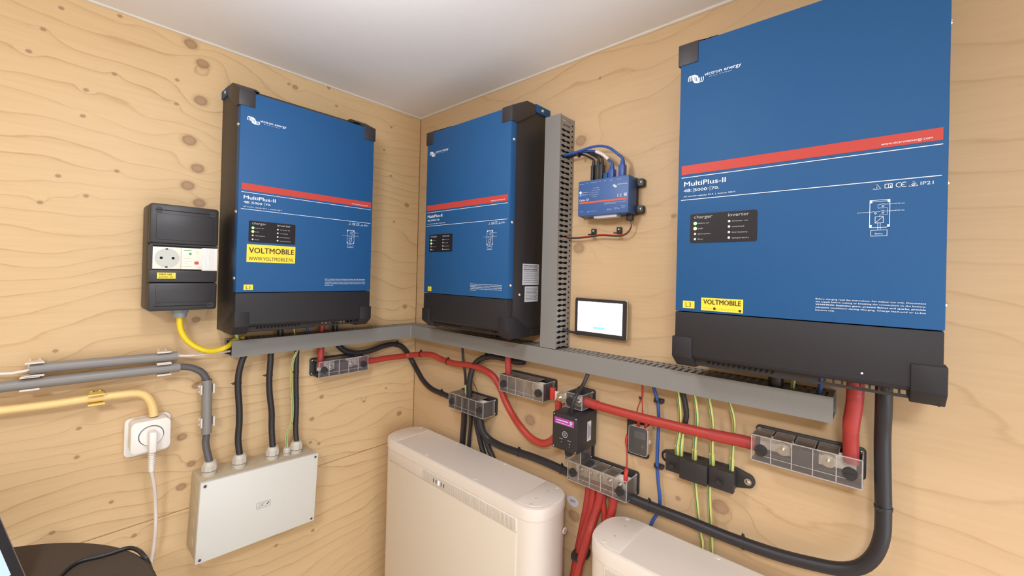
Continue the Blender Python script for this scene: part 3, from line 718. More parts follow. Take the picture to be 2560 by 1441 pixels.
def h_duct(wall, a0, a1, lids, label):
    t = Thing(wall, 'cable_trunking', label, 'cable trunking', a0, ZB)
    b = MB(); b.box(a0, a1, -0.0020, -0.0004, ZB, ZT)
    t.part('base', b, M['duct_b'])
    for z in (ZB, ZT - 0.0016):
        m = MB(); fingers(m, 'x', z, a0 + 0.001, a1 - 0.001, 0.0575, 0.002, 0.0014); o = t.part('slotted_side', m, M['duct_b'])
    ph = MB()
    for k in range(int((a1 - a0 - 0.004) / 0.0125)): x = a0 + 0.005 + k * 0.0125; ph.box(x, x + 0.003, -0.0120, -0.0075, ZT - 0.0003, ZT + 0.0003)
    t.part('punched_hole', ph, M['hole'])['kind'] = 'stuff'
    for xe in ((a1 - 0.012, a1 - 0.004) if wall == 'B' else (a0 + 0.004, a0 + 0.012),): t.part('shade_fill', MB().box(xe[0], xe[1], -0.0560, -0.0030, ZB + 0.0018, ZT - 0.0022), M['hole'])  # dark block set in the open end as painted shade
    for (x0, x1, dd) in lids:
        m = MB(); m.prism([(-0.0565, ZB - 0.0012), (-0.0600 - dd, ZB - 0.0012), (-0.0600 - dd, ZT + 0.0012), (-0.0565, ZT + 0.0012), (-0.0565, ZT - 0.0002), (-0.0588 - dd, ZT - 0.0002), (-0.0588 - dd, ZB + 0.0002), (-0.0565, ZB + 0.0002)], 'x', x0, x1)
        t.part('trunking_cover', m, M['duct'])
    return t
h_duct('A', -0.5508, -0.0610, [(-0.5508, -0.0602, 0)], 'grey slotted trunking under the inverter on the left wall')
h_duct('B', 0.0610, 1.1457, [(0.0602, 0.1290, 0), (0.1290, 0.5050, 0.0004), (0.5050, 0.8700, 0), (0.8700, 1.1457, 0.0003)], 'long grey slotted trunking on the right wall under two inverters')
cn = Thing('A', 'trunking_corner', 'grey mitred corner piece joining the trunking of both walls', 'cable trunking', -0.060, ZB)
cn.part('base', MB().box(-0.0600, -0.0010, -0.0600, -0.0010, ZB, ZB + 0.0014), M['duct_b'])
cn.part('joint_filler', MB().box(-0.0625, -0.0585, -0.0625, -0.0585, ZB, ZT + 0.0008, bev=0.0008), M['duct_b'])
cn.part('top', MB().box(-0.0600, -0.0010, -0.0600, -0.0010, ZT - 0.0012, ZT), M['duct_b'])

t = Thing('B', 'cable_trunking', 'upright grey slotted trunking between the two inverters of the right wall', 'cable trunking', 0.588, 1.381)
a0, a1 = 1.3815, 1.9290
t.part('base', MB().box(0.5885, 0.6315, -0.0020, -0.0004, a0, a1), M['duct_b'])
for x in (0.5885, 0.6301):
    m = MB(); fingers(m, 'z', x, a0 + 0.001, a1 - 0.001, 0.0575, 0.002, 0.0014); t.part('slotted_side', m, M['duct_b'])
m = MB(); m.prism([(0.5876, -0.0565), (0.5876, -0.0602), (0.6324, -0.0602), (0.6324, -0.0565), (0.6312, -0.0565), (0.6312, -0.0590), (0.5888, -0.0590), (0.5888, -0.0565)], 'z', a0, a1)
t.part('trunking_cover', m, M['duct'])
ph = MB()
for k in range(int((a1 - a0 - 0.006) / 0.0125)): z = a0 + 0.006 + k * 0.0125; ph.box(0.6312, 0.6320, -0.0125, -0.0080, z - 0.0018, z + 0.0018)
t.part('punched_hole', ph, M['hole'])['kind'] = 'stuff'
t.part('shade_fill', MB().box(0.5925, 0.6270, -0.0500, -0.0030, a0 + 0.004, a1 - 0.03), M['hole'])  # dark core behind the slots, shade put in as colour

# ------------------------------------------------------------------ black socket box, wall socket, junction box
DB = 0.0885
t = Thing('A', 'distribution_box', 'black surface box with white socket and breaker, left of the first inverter', 'socket box', -0.647, 1.459)
x0, x1, z0, z1 = -0.7050, -0.5890, 1.4590, 1.6800
b = MB(); b.box(x0, x1, -0.072, -0.0005, z0, z1, bev=0.006)
body = t.part('body', b, M['black_plastic'])
zc = [z1, XZ(-0.6494, 1.5981).z, XZ(-0.6482, 1.5440).z, XZ(-0.6476, 1.5186).z, z0]
b = MB(); b.box(x0, x1, -DB, -0.0715, zc[1], z1, bev=0.005); b.box(x0 + 0.010, x1 - 0.010, -DB - 0.0012, -DB + 0.002, zc[1] + 0.008, z1 - 0.020, bev=0.001)
top = t.part('top_cover', b, M['black_plastic'])
b = MB(); b.box(x0, x1, -DB, -0.0715, z0, zc[3] - 0.001, bev=0.005); b.box(x0 + 0.012, x1 - 0.010, -DB - 0.0012, -DB + 0.002, z0 + 0.017, zc[3] - 0.008, bev=0.001)
bot = t.part('bottom_cover', b, M['black_plastic'])
b = MB(); b.box(x0 + 0.001, x1 - 0.001, -DB + 0.001, -0.0715, zc[3], zc[2], bev=0.002); b.box(x0 + 0.001, x0 + 0.006, -DB + 0.002, -0.0715, zc[2], zc[1]); b.box(x1 - 0.003, x1 - 0.001, -DB + 0.002, -0.0715, zc[2], zc[1]); b.box(x0 + 0.003, x1 - 0.003, -0.075, -0.070, zc[2], zc[1])
b.box(x0 + 0.001, x1 - 0.001, -DB + 0.003, -0.0715, zc[1] - 0.003, zc[1])
mid = t.part('window_frame', b, M['black_plastic'])
for par, zz, sgn in ((top, z1 - 0.013, 1), (bot, z0 + 0.010, -1)):
    for xx in (x0 + 0.014, x1 - 0.012):
        b = MB(); b.cyl((xx, -DB - 0.0008, zz), (xx, -DB + 0.002, zz), 0.0062, n=20); b.box(xx - 0.0045, xx + 0.0045, -DB - 0.0012, -DB, zz - 0.0006, zz + 0.0006, m=1)
        t.part('screw', b, [M['black_steel'], M['hole']], par)
    t.part('latch_groove', MB().box(x0 + 0.021, x1 - 0.019, -DB - 0.0006, -DB + 0.001, zz - 0.0006, zz + 0.0006), M['hole'], par)
sx0, sx1 = XZ(-0.6991, 1.5720).x, XZ(-0.6531, 1.5743).x; rx1 = XZ(-0.6174, 1.5717).x; bx1 = XZ(-0.5898, 1.5685).x
mz0, mz1 = XZ(-0.6741, 1.5459).z, XZ(-0.6751, 1.5914).z
DM = 0.0865
b = MB(); b.box(sx0, sx1 - 0.0004, -DM, -0.074, mz0, mz1, bev=0.0006)
so = t.part('socket', b, M['module_white'])
cx, cz = (sx0 + sx1) / 2, (mz0 + mz1) / 2; R_ = (mz1 - mz0) * 0.44
b = MB(); b.cyl((cx, -DM - 0.0006, cz), (cx, -DM + 0.001, cz), R_, n=36); b.cyl((cx, -DM - 0.0009, cz), (cx, -DM, cz), R_ * 0.90, n=36)
t.part('socket_insert', b, M['module_grey'], so)
for dx in (-0.0095, 0.0095): t.part('contact_hole', MB().cyl((cx + dx, -DM - 0.0012, cz), (cx + dx, -DM, cz), 0.0026, n=14), M['hole'], so)
for dz in (-1, 1): t.part('contact_hole', MB().box(cx - 0.003, cx + 0.001, -DM - 0.0012, -DM, cz + dz * R_ * 0.93 - 0.0012, cz + dz * R_ * 0.93 + 0.0012), M['hole'], so)
for dz in (-1, 1): t.part('earth_contact', MB().box(cx + 0.001, cx + 0.0045, -DM - 0.0016, -DM, cz + dz * R_ * 0.93 - 0.001, cz + dz * R_ * 0.93 + 0.001), M['chrome'], so)
t.part('earth_contact', MB().box(cx + R_ * 0.86, cx + R_ * 0.96, -DM - 0.0013, -DM, cz - 0.001, cz + 0.005), M['module_grey'], so)
b = MB(); b.box(sx1, rx1, -DM, -0.074, mz0, mz1, bev=0.0006)
rc = t.part('circuit_breaker', b, M['module_white'])
yb = -DM - 0.0004; W_ = rx1 - sx1; H_ = mz1 - mz0
b = MB(); put_rect(b, sx1 + W_ * .10, sx1 + W_ * .46, mz1 - H_ * .13, mz1 - H_ * .09, yb); put_rect(b, sx1 + W_ * .36, sx1 + W_ * .48, mz1 - H_ * .32, mz1 - H_ * .22, yb)
t.part('marking', b, M['green_print'], rc)
b = MB(); b.box(sx1 + W_ * .63, sx1 + W_ * .82, -DM - 0.002, -DM, mz1 - H_ * .75, mz1 - H_ * .62, bev=0.0003)
t.part('button', b, M['red_button'], rc, label='red push button')
b = MB()
for i, (a_, e_) in enumerate(((.05, .4), (.10, .45), (.06, .5), (.12, .34), (.05, .5))): put_rect(b, sx1 + W_ * a_, sx1 + W_ * e_, mz1 - H_ * (.38 + i * .12), mz1 - H_ * (.37 + i * .12), yb)
put_ring(b, sx1 + W_ * .76, mz1 - H_ * .18, 0.0022, 0.0004, yb); put_ring(b, sx1 + W_ * .88, mz1 - H_ * .90, 0.0018, 0.0005, yb)
t.part('marking', b, M['grey_print'], rc)
b = MB(); b.box(rx1, bx1, -DM - 0.001, -0.074, mz0 - 0.002, mz1 + 0.0015, bev=0.0005)
bl = t.part('blanking_plate', b, M['socket_white'])
for i in range(9): t.part('groove', put_rect(MB(), rx1 + 0.0010 + i * 0.0023, rx1 + 0.0014 + i * 0.0023, mz0 - 0.001, mz1 + 0.0005, -DM - 0.0014), M['grey_print'], bl)
lx0, lx1, lz0, lz1 = XZ(-0.6917, 1.5316).x, XZ(-0.6618, 1.5320).x, XZ(-0.6771, 1.5260).z, XZ(-0.6774, 1.5384).z
st = t.part('sticker', put_rect(MB(), lx0, lx1, lz0, lz1, -DB - 0.0003), M['yellow_label'], label='small yellow sticker')
b = MB(); put_text(b, 'MAX 16A', lx0 + 0.004, lx1 - 0.006, (lz0 + lz1) / 2 + 0.0008, 0.0038, -DB - 0.0006, bold=0.02); put_text(b, '230VAC 1Ph', lx0 + 0.003, lx1 - 0.004, lz0 + 0.0018, 0.0034, -DB - 0.0006)
t.part('lettering', b, M['brown_ink'], st)
gx, gz = XZ(-0.6468, 1.4442).x, z0
b = MB(); b.cyl((gx, -0.05, gz + 0.001), (gx, -0.05, gz - 0.008), 0.0150, n=8, smooth=False); b.cyl((gx, -0.05, gz - 0.008), (gx, -0.05, gz - 0.018), 0.0130, 0.0115, n=24)
t.part('cable_gland', b, M['gland_dark'])
cable('yellow_cable', 'yellow cable looping from the black socket box into the trunking', [(gx, -0.05, gz - 0.012)] + [(-0.6455, -0.0500, 1.4197), (-0.6367, -0.0500, 1.3953), (-0.6200, -0.0500, 1.3759), (-0.5979, -0.0500, 1.3625)] + [(-0.5740, -0.0450, 1.3598), (-0.5546, -0.0450, 1.3668)] + [(-0.5362, -0.0350, 1.3787), (-0.5196, -0.0350, 1.3809)], 0.0058, M['yellow_cable'], n=16)

# wall socket with plug
t = Thing('A', 'wall_socket', 'white surface wall socket under the cream conduit, plug inserted', 'socket', -0.687, 1.137)
pc = XZ(-0.6881, 1.1871)
px_, pz_ = pc.x, pc.z
b = MB(); b.prism(rrect(px_ - 0.038, px_ + 0.038, pz_ - 0.042, pz_ + 0.040, 0.010), 'y', -0.010, -0.0005, bev=0.002)
t.part('back_plate', b, M['socket_white'])
f0 = XZ(-0.6884, 1.1954); fx, fz = f0.x, f0.z
b = MB(); b.prism(rrect(fx - 0.0315, fx + 0.0315, fz - 0.033, fz + 0.0315, 0.009), 'y', -0.046, -0.009, bev=0.002)
t.part('body', b, M['socket_white'])
b = MB(); b.prism(rrect(fx - 0.0320, fx + 0.0320, fz - 0.0335, fz + 0.0320, 0.010), 'y', -0.052, -0.0465, bev=0.002)
t.part('front_frame', b, M['socket_white'])
b = MB(); put_ring(b, fx, fz + 0.001, 0.0200, 0.0012, -0.0524); t.part('socket_ring', b, M['ink'])
t = Thing('A', 'power_plug', 'white plug and its cord hanging from the wall socket', 'plug', fx, fz - 0.02)
b = MB(); b.cyl((fx, -0.0525, fz + 0.001), (fx, -0.057, fz + 0.001), 0.0188, n=32)
b.box(fx - 0.0065, fx + 0.0065, -0.078, -0.0565, fz - 0.030, fz + 0.014, bev=0.004)
t.part('plug_body', b, M['socket_white'])
b = MB()
for k in range(9): b.cyl((fx, -0.066, fz - 0.032 - k * 0.0042), (fx, -0.066, fz - 0.0344 - k * 0.0042), 0.0060 - k * 0.0001, n=14)
b.cyl((fx, -0.066, fz - 0.028), (fx, -0.066, fz - 0.070), 0.0042, n=12)
t.part('strain_relief', b, M['socket_white'])
P = smooth_path([(fx, -0.066, fz - 0.068)] + [(-0.6813, -0.0550, 1.0851)] + [(-0.6762, -0.0400, 1.0352), (-0.6753, -0.0400, 0.9922)] + [(-0.6762, -0.0300, 0.9455), (-0.6816, -0.0300, 0.8969), (-0.6816, -0.0300, 0.8371)])
b = MB(); b.tube(P, 0.0035, 12); t.part('cord', b, M['white_cable'])

# conduits with their clips
def clip_h(par, x, z, r, m, n_up=True):
    b = MB(); b.box(x - 0.0090, x + 0.0090, -0.024 + 0.004, -0.0005, z - r * 0.8, z + r * 0.8, bev=0.001)
    for sg in (1, -1):
        zz = z + sg * (r + 0.0016)
        b.box(x - 0.0105, x + 0.0105, -0.046, -0.0185, zz - 0.0008, zz + 0.0008)
        b.box(x - 0.0120, x + 0.0120, -0.0465, -0.0440, zz - 0.0016, zz + 0.0016, bev=0.0005)
        for xx in (-0.0060, 0.0060): b.box(x + xx - 0.0015, x + xx + 0.0015, -0.0185, -0.006, zz - 0.001 + sg * 0.002, zz + 0.001 + sg * 0.002)
    o = b.build('pipe_clip', m, par, tuple(par.location)); return o
def conduit(name, label, P, r, m, clips, cm, n=24, cat='conduit'):
    P = [Vector(p) for p in P]; b = MB(); b.tube(P, r, n, cap=False)
    Pi = [p.copy() for p in P]; b.tube(Pi, r * 0.86, n, cap=False)
    for k in (0, -1):
        d = (P[1] - P[0]).normalized() if k == 0 else (P[-1] - P[-2]).normalized()
    o = b.build(name, m, None, P[0]); o.location = P[0]; o['label'] = label; o['category'] = cat; o['group'] = 'plastic conduits on the left wall'
    for (x, z) in clips: clip_h(o, x, z, r, cm)
    return o
CR = 0.0100; CD = 0.033
za = 1.1072; zb_ = 1.0818
c1 = conduit('conduit', 'upper grey plastic conduit on the left wall, open at both ends', [(XZ(-0.8571, 1.3584).x, -CD, XZ(-0.8571, 1.3584).z), (XZ(-0.6461, 1.3546).x, -CD, XZ(-0.6461, 1.3546).z)], CR, M['conduit'], [(XZ(-0.8591, 1.3645).x + 0.008, XZ(-0.8447, 1.3586).z), (XZ(-0.6698, 1.3551).x, XZ(-0.6698, 1.3551).z)], M['clip'])
c2 = conduit('conduit', 'lower grey plastic conduit on the left wall, running out of view', [(-1.10, -CD, XZ(-0.8904, 1.3340).z), (XZ(-0.6413, 1.3292).x, -CD, XZ(-0.6413, 1.3292).z)], CR, M['conduit'], [(XZ(-0.8585, 1.3353).x + 0.002, XZ(-0.8585, 1.3339).z), (XZ(-0.6692, 1.3300).x, XZ(-0.6692, 1.3300).z)], M['clip'])
cv = conduit('conduit', 'short upright grey conduit sleeve above the junction box', [(XZ(-0.5912, 1.2921).x, -CD, XZ(-0.5912, 1.2921).z), (XZ(-0.5891, 1.1682).x, -CD, XZ(-0.5891, 1.1682).z)], CR, M['conduit'], [], M['clip'])
for (px__, py__) in ((XZ(-0.5907, 1.2717).x, XZ(-0.5907, 1.2717).z), (XZ(-0.5889, 1.1958).x, XZ(-0.5889, 1.1958).z)):
    b = MB(); x, z = px__, py__
    b.box(x - 0.008, x + 0.008, -0.020, -0.0005, z - 0.009, z + 0.009, bev=0.001)
    for sg in (1, -1):
        xx = x + sg * (CR + 0.0016)
        b.box(xx - 0.0008, xx + 0.0008, -0.042, -0.0185, z - 0.0095, z + 0.0095); b.box(xx - 0.0016, xx + 0.0016, -0.0425, -0.0400, z - 0.011, z + 0.011, bev=0.0005)
        for zz in (-0.006, 0.006): b.box(xx + sg * 0.002 - 0.0015, xx + sg * 0.002 + 0.0015, -0.030, -0.018, z + zz - 0.0015, z + zz + 0.0015)
    b.build('pipe_clip', M['clip'], cv, tuple(cv.location))
yz = [(-1.10, -0.030, 1.2945)] + [(-0.8897, -0.0300, 1.2888), (-0.8335, -0.0300, 1.2869), (-0.7759, -0.0300, 1.2868), (-0.7358, -0.0300, 1.2858), (-0.7084, -0.0300, 1.2836), (-0.6937, -0.0300, 1.2730), (-0.6849, -0.0300, 1.2524)] + [(XZ(-0.6818, 1.2303).x, -0.030, XZ(-0.6818, 1.2303).z)]
cy = conduit('conduit', 'cream yellow conduit bending down into the white wall socket', smooth_path(yz, 0.01), 0.0078, M['cream_conduit'], [(XZ(-0.7704, 1.2865).x, XZ(-0.7704, 1.2865).z)], M['cream_clip'])
cable('white_cable', 'thin white cable from the upper conduit to the trunking', [(-0.6751, -0.0330, 1.3558), (-0.6461, -0.0330, 1.3546), (-0.6270, -0.0330, 1.3520), (-0.5978, -0.0330, 1.3518), (-0.5593, -0.0330, 1.3525), (-0.5351, -0.0330, 1.3534)], 0.0028, M['white_cable'])
cable('white_cable', 'thin white cable end leaving the upper conduit at left', [(-0.9167, -0.0330, 1.3581), (-0.8774, -0.0330, 1.3537), (-0.8571, -0.0330, 1.3569), (-0.8349, -0.0330, 1.3571)], 0.0026, M['white_cable'])

# junction box
JD = 0.090
A0 = XZ(-0.6118, 1.0788); A1 = XZ(-0.3615, 1.0693); A2 = XZ(-0.3590, 0.8942); A3 = XZ(-0.6134, 0.9046)
W_ = ((A1.x - A0.x) + (A2.x - A3.x)) / 2; H_ = ((A0.z - A3.z) + (A1.z - A2.z)) / 2
tl = -math.atan2(((A1.z - A0.z) + (A2.z - A3.z)) / 2, W_)
jc = ((A0.x + A1.x + A2.x + A3.x) / 4, (A0.z + A1.z + A2.z + A3.z) / 4)
t = Thing('A', 'junction_box', 'pale grey junction box with four large cable glands on top', 'junction box', jc[0], jc[1], tilt=tl)
jx, jz = jc
x0, x1, z0, z1 = jx - W_ / 2, jx + W_ / 2, jz - H_ / 2, jz + H_ / 2
b = MB(); b.box(x0 + 0.001, x1 - 0.001, -JD + 0.012, -0.0005, z0 + 0.001, z1 - 0.001, bev=0.004)
jb = t.part('box_body', b, M['box_grey'])
for i in range(6): t.part('knockout', MB().cyl((x0 + 0.032 + i * 0.037, -0.044, z1 - 0.0012), (x0 + 0.032 + i * 0.037, -0.044, z1 - 0.0002), 0.0155, n=26), M['box_grey'], jb)
for i in range(4): t.part('knockout', MB().cyl((x0 + 0.0018, -0.044, z0 + 0.03 + i * 0.038), (x0 + 0.0002, -0.044, z0 + 0.03 + i * 0.038), 0.0135, n=22), M['box_grey'], jb)
b = MB(); b.box(x0, x1, -JD, -JD + 0.0125, z0, z1, bev=0.002)
ld = t.part('lid', b, M['lid_grey'])
for sx in (x0 + 0.008, x1 - 0.008):
    for sz in (z0 + 0.008, z1 - 0.008):
        b = MB(); b.cyl((sx, -JD - 0.0008, sz), (sx, -JD + 0.001, sz), 0.0052, n=20); b.cyl((sx, -JD - 0.0014, sz), (sx, -JD, sz), 0.0030, n=16, m=1)
        t.part('screw', b, [M['lid_grey'], M['ink']], ld)
b = MB(); cx, cz = jx + 0.002, jz - 0.002
put_frame(b, cx - 0.0150, cx + 0.0150, cz - 0.0068, cz + 0.0068, 0.0004, -JD - 0.0004)
put_ribbon(b, [(cx - 0.013, cz - 0.004), (cx - 0.005, cz + 0.004)], 0.0006, -JD - 0.0004); put_ribbon(b, [(cx - 0.008, cz - 0.005), (cx - 0.001, cz + 0.002)], 0.0006, -JD - 0.0004)
put_ribbon(b, [(cx + 0.0005 + 0.004 * math.cos(a_), cz + 0.0035 * math.sin(a_)) for a_ in [math.radians(60 + 30 * i) for i in range(9)]], 0.0006, -JD - 0.0004); put_ribbon(b, [(cx + 0.006, cz - 0.002), (cx + 0.012, cz + 0.003)], 0.0022, -JD - 0.0004)
t.part('emblem', b, M['ink'], ld)
def gland_at(px__, s):
    return px__
GL = [(XZ(-0.5888, 1.0847), 1.0), (XZ(-0.5294, 1.0883), 1.0), (XZ(-0.4577, 1.0902), 1.0), (XZ(-0.4239, 1.0851), 0.62), (XZ(-0.4008, 1.0917), 1.0)]
gtop = []
ca, sa = math.cos(-tl), math.sin(-tl)
for g, k in GL:
    gx = g.x; zt = z1
    b = MB(); r = 0.0135 * k
    b.cyl((gx, -0.048, zt - 0.001), (gx, -0.048, zt + 0.008 * k), r * 1.02, n=24); b.cyl((gx, -0.048, zt + 0.008 * k), (gx, -0.048, zt + 0.010 * k), r * 0.92, n=24, m=1)
    b.cyl((gx, -0.048, zt + 0.010 * k), (gx, -0.048, zt + 0.022 * k), r * 1.12, n=8, smooth=False); b.cyl((gx, -0.048, zt + 0.022 * k), (gx, -0.048, zt + 0.030 * k), r * 1.05, r * 0.85, n=24)
    t.part('cable_gland', b, [M['gland'], M['conduit']])
    dx, dz = gx - jx, zt + 0.024 * k - jz
    gtop.append(Vector((jx + dx * ca - dz * sa, -0.048, jz + dx * sa + dz * ca)))
grp = 'black cables entering the junction box'
cable('grey_cable', 'dark grey cable curving from the lower conduit into the junction box', [(-0.6746, -0.0330, 1.3308), (-0.6413, -0.0330, 1.3292), (-0.6228, -0.0330, 1.3254), (-0.6044, -0.0330, 1.3144), (-0.5936, -0.0330, 1.2980), (-0.5909, -0.0330, 1.2782), (-0.5892, -0.0330, 1.1719), (-0.5900, -0.0330, 1.1445)] + [gtop[0]], 0.0072, M['grey_cable'], n=16)
cable('black_cable', 'black cable to the second gland, with one tie', [(-0.5160, -0.0400, 1.3481), (-0.5247, -0.0400, 1.3251), (-0.5305, -0.0400, 1.2923), (-0.5305, -0.0400, 1.2587), (-0.5270, -0.0400, 1.2148), (-0.5261, -0.0400, 1.1760), (-0.5276, -0.0400, 1.1380)] + [gtop[1]], 0.0070, M['black_rubber'], group=grp, ties=(0.30,), n=16)
cable('black_cable', 'black cable to the third gland, with one tie', [(-0.4616, -0.0400, 1.3515), (-0.4616, -0.0400, 1.3161), (-0.4633, -0.0400, 1.2760), (-0.4614, -0.0400, 1.2353), (-0.4557, -0.0400, 1.1885), (-0.4547, -0.0400, 1.1477)] + [gtop[2]], 0.0070, M['black_rubber'], group=grp, ties=(0.27,), n=16)
cable('black_cable', 'black cable to the rightmost gland, with the green-yellow wire tied on', [(-0.3984, -0.0400, 1.3493), (-0.3995, -0.0400, 1.3125), (-0.3988, -0.0400, 1.2491), (-0.3962, -0.0400, 1.1852), (-0.3968, -0.0400, 1.1325)] + [gtop[4]], 0.0062, M['black_rubber'], group=grp, ties=(0.27, 0.55, 0.80), n=16)
cable('earth_wire', 'green-yellow wire beside the rightmost cable of the junction box', [(-0.3956, -0.0460, 1.3466), (-0.4051, -0.0460, 1.3268), (-0.4122, -0.0460, 1.2996), (-0.4133, -0.0460, 1.2633), (-0.4090, -0.0460, 1.2103), (-0.4079, -0.0460, 1.1683), (-0.4103, -0.0460, 1.1460), (-0.4204, -0.0460, 1.1248)] + [gtop[3]], 0.0028, M['green_yellow'], n=12, attr=True)

# ------------------------------------------------------------------ controller, display and their leads
CD_ = 0.048
k0 = XZ(0.6777, 1.7674); k1 = XZ(0.8002, 1.7646); k2 = XZ(0.8013, 1.6854); k3 = XZ(0.6764, 1.6888)
x0, x1 = (k0.x + k3.x) / 2, (k1.x + k2.x) / 2; z1, z0 = (k0.z + k1.z) / 2, (k2.z + k3.z) / 2
t = Thing('B', 'controller_unit', 'small blue controller box above the lit screen, plugs on top', 'controller', (x0 + x1) / 2, z0)
b = MB()
for (xa, xb) in ((x0 - 0.014, x0 + 0.01), (x1 - 0.01, x1 + 0.016)):
    for zz in (z0 + 0.002, z1 - 0.020): b.prism(rrect(xa, xb, zz, zz + 0.017, 0.004), 'y', -0.014, -0.0005, bev=0.0008)
b.box(x0, x1, -0.010, -0.0006, z0, z1, bev=0.001)
bp_ = t.part('mounting_plate', b, M['black_plastic'])
for xx in (x0 - 0.008, x1 + 0.010):
    for zz in (z0 + 0.0105, z1 - 0.0115): t.part('screw', MB().dome((xx, -0.014, zz), (0, -1, 0), 0.0028, 0.0012), M['chrome'], bp_)
b = MB(); b.prism([(-0.0102, z0 - 0.001), (-0.044, z0 + 0.004), (-CD_, z0 + 0.0), (-CD_, z1), (-0.0102, z1)][0:0] or [(-0.0102, z0), (-CD_, z0), (-CD_, z1), (-0.0102, z1)], 'x', x0, x1, bev=0.0022)
cs = t.part('case', b, M['cerbo_blue'])
y = -CD_ - 0.0003; W_ = x1 - x0; H_ = z1 - z0
def cx_(f): return x0 + f * W_
def cz_(f): return z1 - f * H_
b = MB(); put_rect(b, cx_(0.035), cx_(0.965), cz_(0.655), cz_(0.605), y); t.part('orange_stripe', b, M['orange'], cs)
b = MB()
put_text(b, 'Cerbo GX', cx_(0.035), cx_(0.235), cz_(0.575), 0.0046, y, bold=0.016)
swirl_logo(b, cx_(0.705), cx_(0.785), cz_(0.305), cz_(0.215), y); put_text(b, 'victron energy', cx_(0.79), cx_(0.975), cz_(0.235), 0.0024, y, bold=0.02)
for c0 in (0.815, 0.865): put_ribbon(b, [(cx_(c0) + 0.0026 * math.cos(a_), cz_(0.525) + 0.0030 * math.sin(a_)) for a_ in [math.radians(60 + 24 * i) for i in range(11)]], 0.0007, y)
put_rect(b, cx_(0.850), cx_(0.870), cz_(0.529), cz_(0.521), y)
for i in range(4): put_rect(b, cx_(0.915), cx_(0.970), cz_(0.492 + i * 0.022), cz_(0.480 + i * 0.022), y)
for i, s_ in enumerate(('Fully online', 'Remote Console', 'VRM portal', 'Bluetooth', 'Offline')): put_text(b, s_, cx_(0.345), cx_(0.345 + (0.09, .11, .08, .08, .045)[i]), cz_(0.25 + i * 0.06), 0.0014, y); put_disc(b, cx_(0.325), cz_(0.245 + i * 0.06), 0.0006, y)
put_rect(b, cx_(0.09), cx_(0.30), cz_(0.345), cz_(0.342), y); put_rect(b, cx_(0.09), cx_(0.30), cz_(0.410), cz_(0.407), y); put_rect(b, cx_(0.30), cx_(0.302), cz_(0.49), cz_(0.27), y)
put_text(b, 'VRM online portal', cx_(0.085), cx_(0.20), cz_(0.335), 0.0013, y); put_text(b, 'Bluetooth', cx_(0.085), cx_(0.17), cz_(0.400), 0.0013, y)
for (a_, w_, v_, s_) in ((0.03, .10, .10, 'VE.Direct'), (0.16, .05, .08, 'VE.Can'), (0.27, .12, .09, 'BMS-Can'), (0.43, .035, .08, 'USB'), (0.52, .05, .09, 'HDMI'), (0.64, .06, .09, 'VE.Bus'), (0.78, .08, .09, 'Ethernet'), (0.06, .06, .88, 'Power'), (0.20, .06, .90, 'Relay'), (0.28, .11, .89, 'Digital inputs'), (0.60, .08, .87, 'Relay 1'), (0.60, .10, .90, 'NO C NC'), (0.74, .08, .86, 'Relay 2'), (0.74, .10, .89, 'NO C NC'), (0.87, .09, .82, 'Power in'), (0.87, .07, .86, '8-70V'), (0.55, .40, .70, 'When the unit is powered by alternative supply'), (0.55, .22, .73, 'max 3A at 30V DC')):
    put_text(b, s_, cx_(a_), cx_(a_ + w_), cz_(v_), 0.0013, y)
t.part('lettering', b, M['white_print'], cs)
t.part('indicator_light', MB().dome((cx_(0.052), -CD_, cz_(0.325)), (0, -1, 0), 0.0026, 0.0012), M['led_white'], cs, label='white lit indicator light')
t.part('indicator_light', MB().dome((cx_(0.052), -CD_, cz_(0.405)), (0, -1, 0), 0.0032, 0.0012), M['led_blue'], cs, label='blue lit indicator light')
for i in range(14): t.part('side_vent', MB().box(x1 - 0.0002, x1 + 0.0004, -0.036, -0.020, z0 + 0.012 + i * 0.0045, z0 + 0.0142 + i * 0.0045), M['cerbo_blue'], cs)
t.part('terminal_strip', MB().box(cx_(0.30), cx_(0.75), -0.040, -0.020, z0 - 0.006, z0 + 0.002, bev=0.0008), M['white_label'])
t.part('plug_terminator', MB().box(*[cx_(f) for f in (0.480, 0.565)], -0.042, -0.026, z1 - 0.002, z1 + 0.013, bev=0.001), M['blue'], label='blue bus terminator plug')
def lead(label, xf, top, hgt, wd, P, r, cm, pm, nm='data_cable'):
    x = cx_(xf); zt = z1 + hgt
    Q = smooth_path(P + [(-0.034 + 0, 0, 0)][0:0] + [B_local(x, 0.034, zt + 0.008), B_local(x, 0.034, zt - 0.002)], 0.006)
    bb = MB(); bb.tube(Q, r, 12); o = bb.build(nm, cm, None, Q[0]); o.location = Q[0]
    o['label'] = label; o['category'] = 'cable'; o['group'] = 'leads plugged into the controller'
    c = B_local(x, 0.034, z1)
    p = MB(); hw = wd / 2
    p.box(c[0] - 0.0075, c[0] + 0.0075, c[1] - hw, c[1] + hw, z1 - 0.002, zt - 0.006, bev=0.0012); p.cyl((c[0], c[1], zt - 0.006), (c[0], c[1], zt + 0.006), r * 2.0, r * 1.3, n=14)
    p.build('plug', pm, o, Q[0]); return o
def B_local(s, d, z): return (-d, -s, z)
lead('black lead at the left of the controller, slim plug', 0.245, 0, 0.040, 0.0062, [(-0.0250, -0.6066, 1.8345), (-0.0250, -0.6311, 1.8334), (-0.0250, -0.6591, 1.8362), (-0.0250, -0.6778, 1.8321), (-0.0250, -0.6908, 1.8244)], 0.0023, M['black_rubber'], M['black_plastic'])
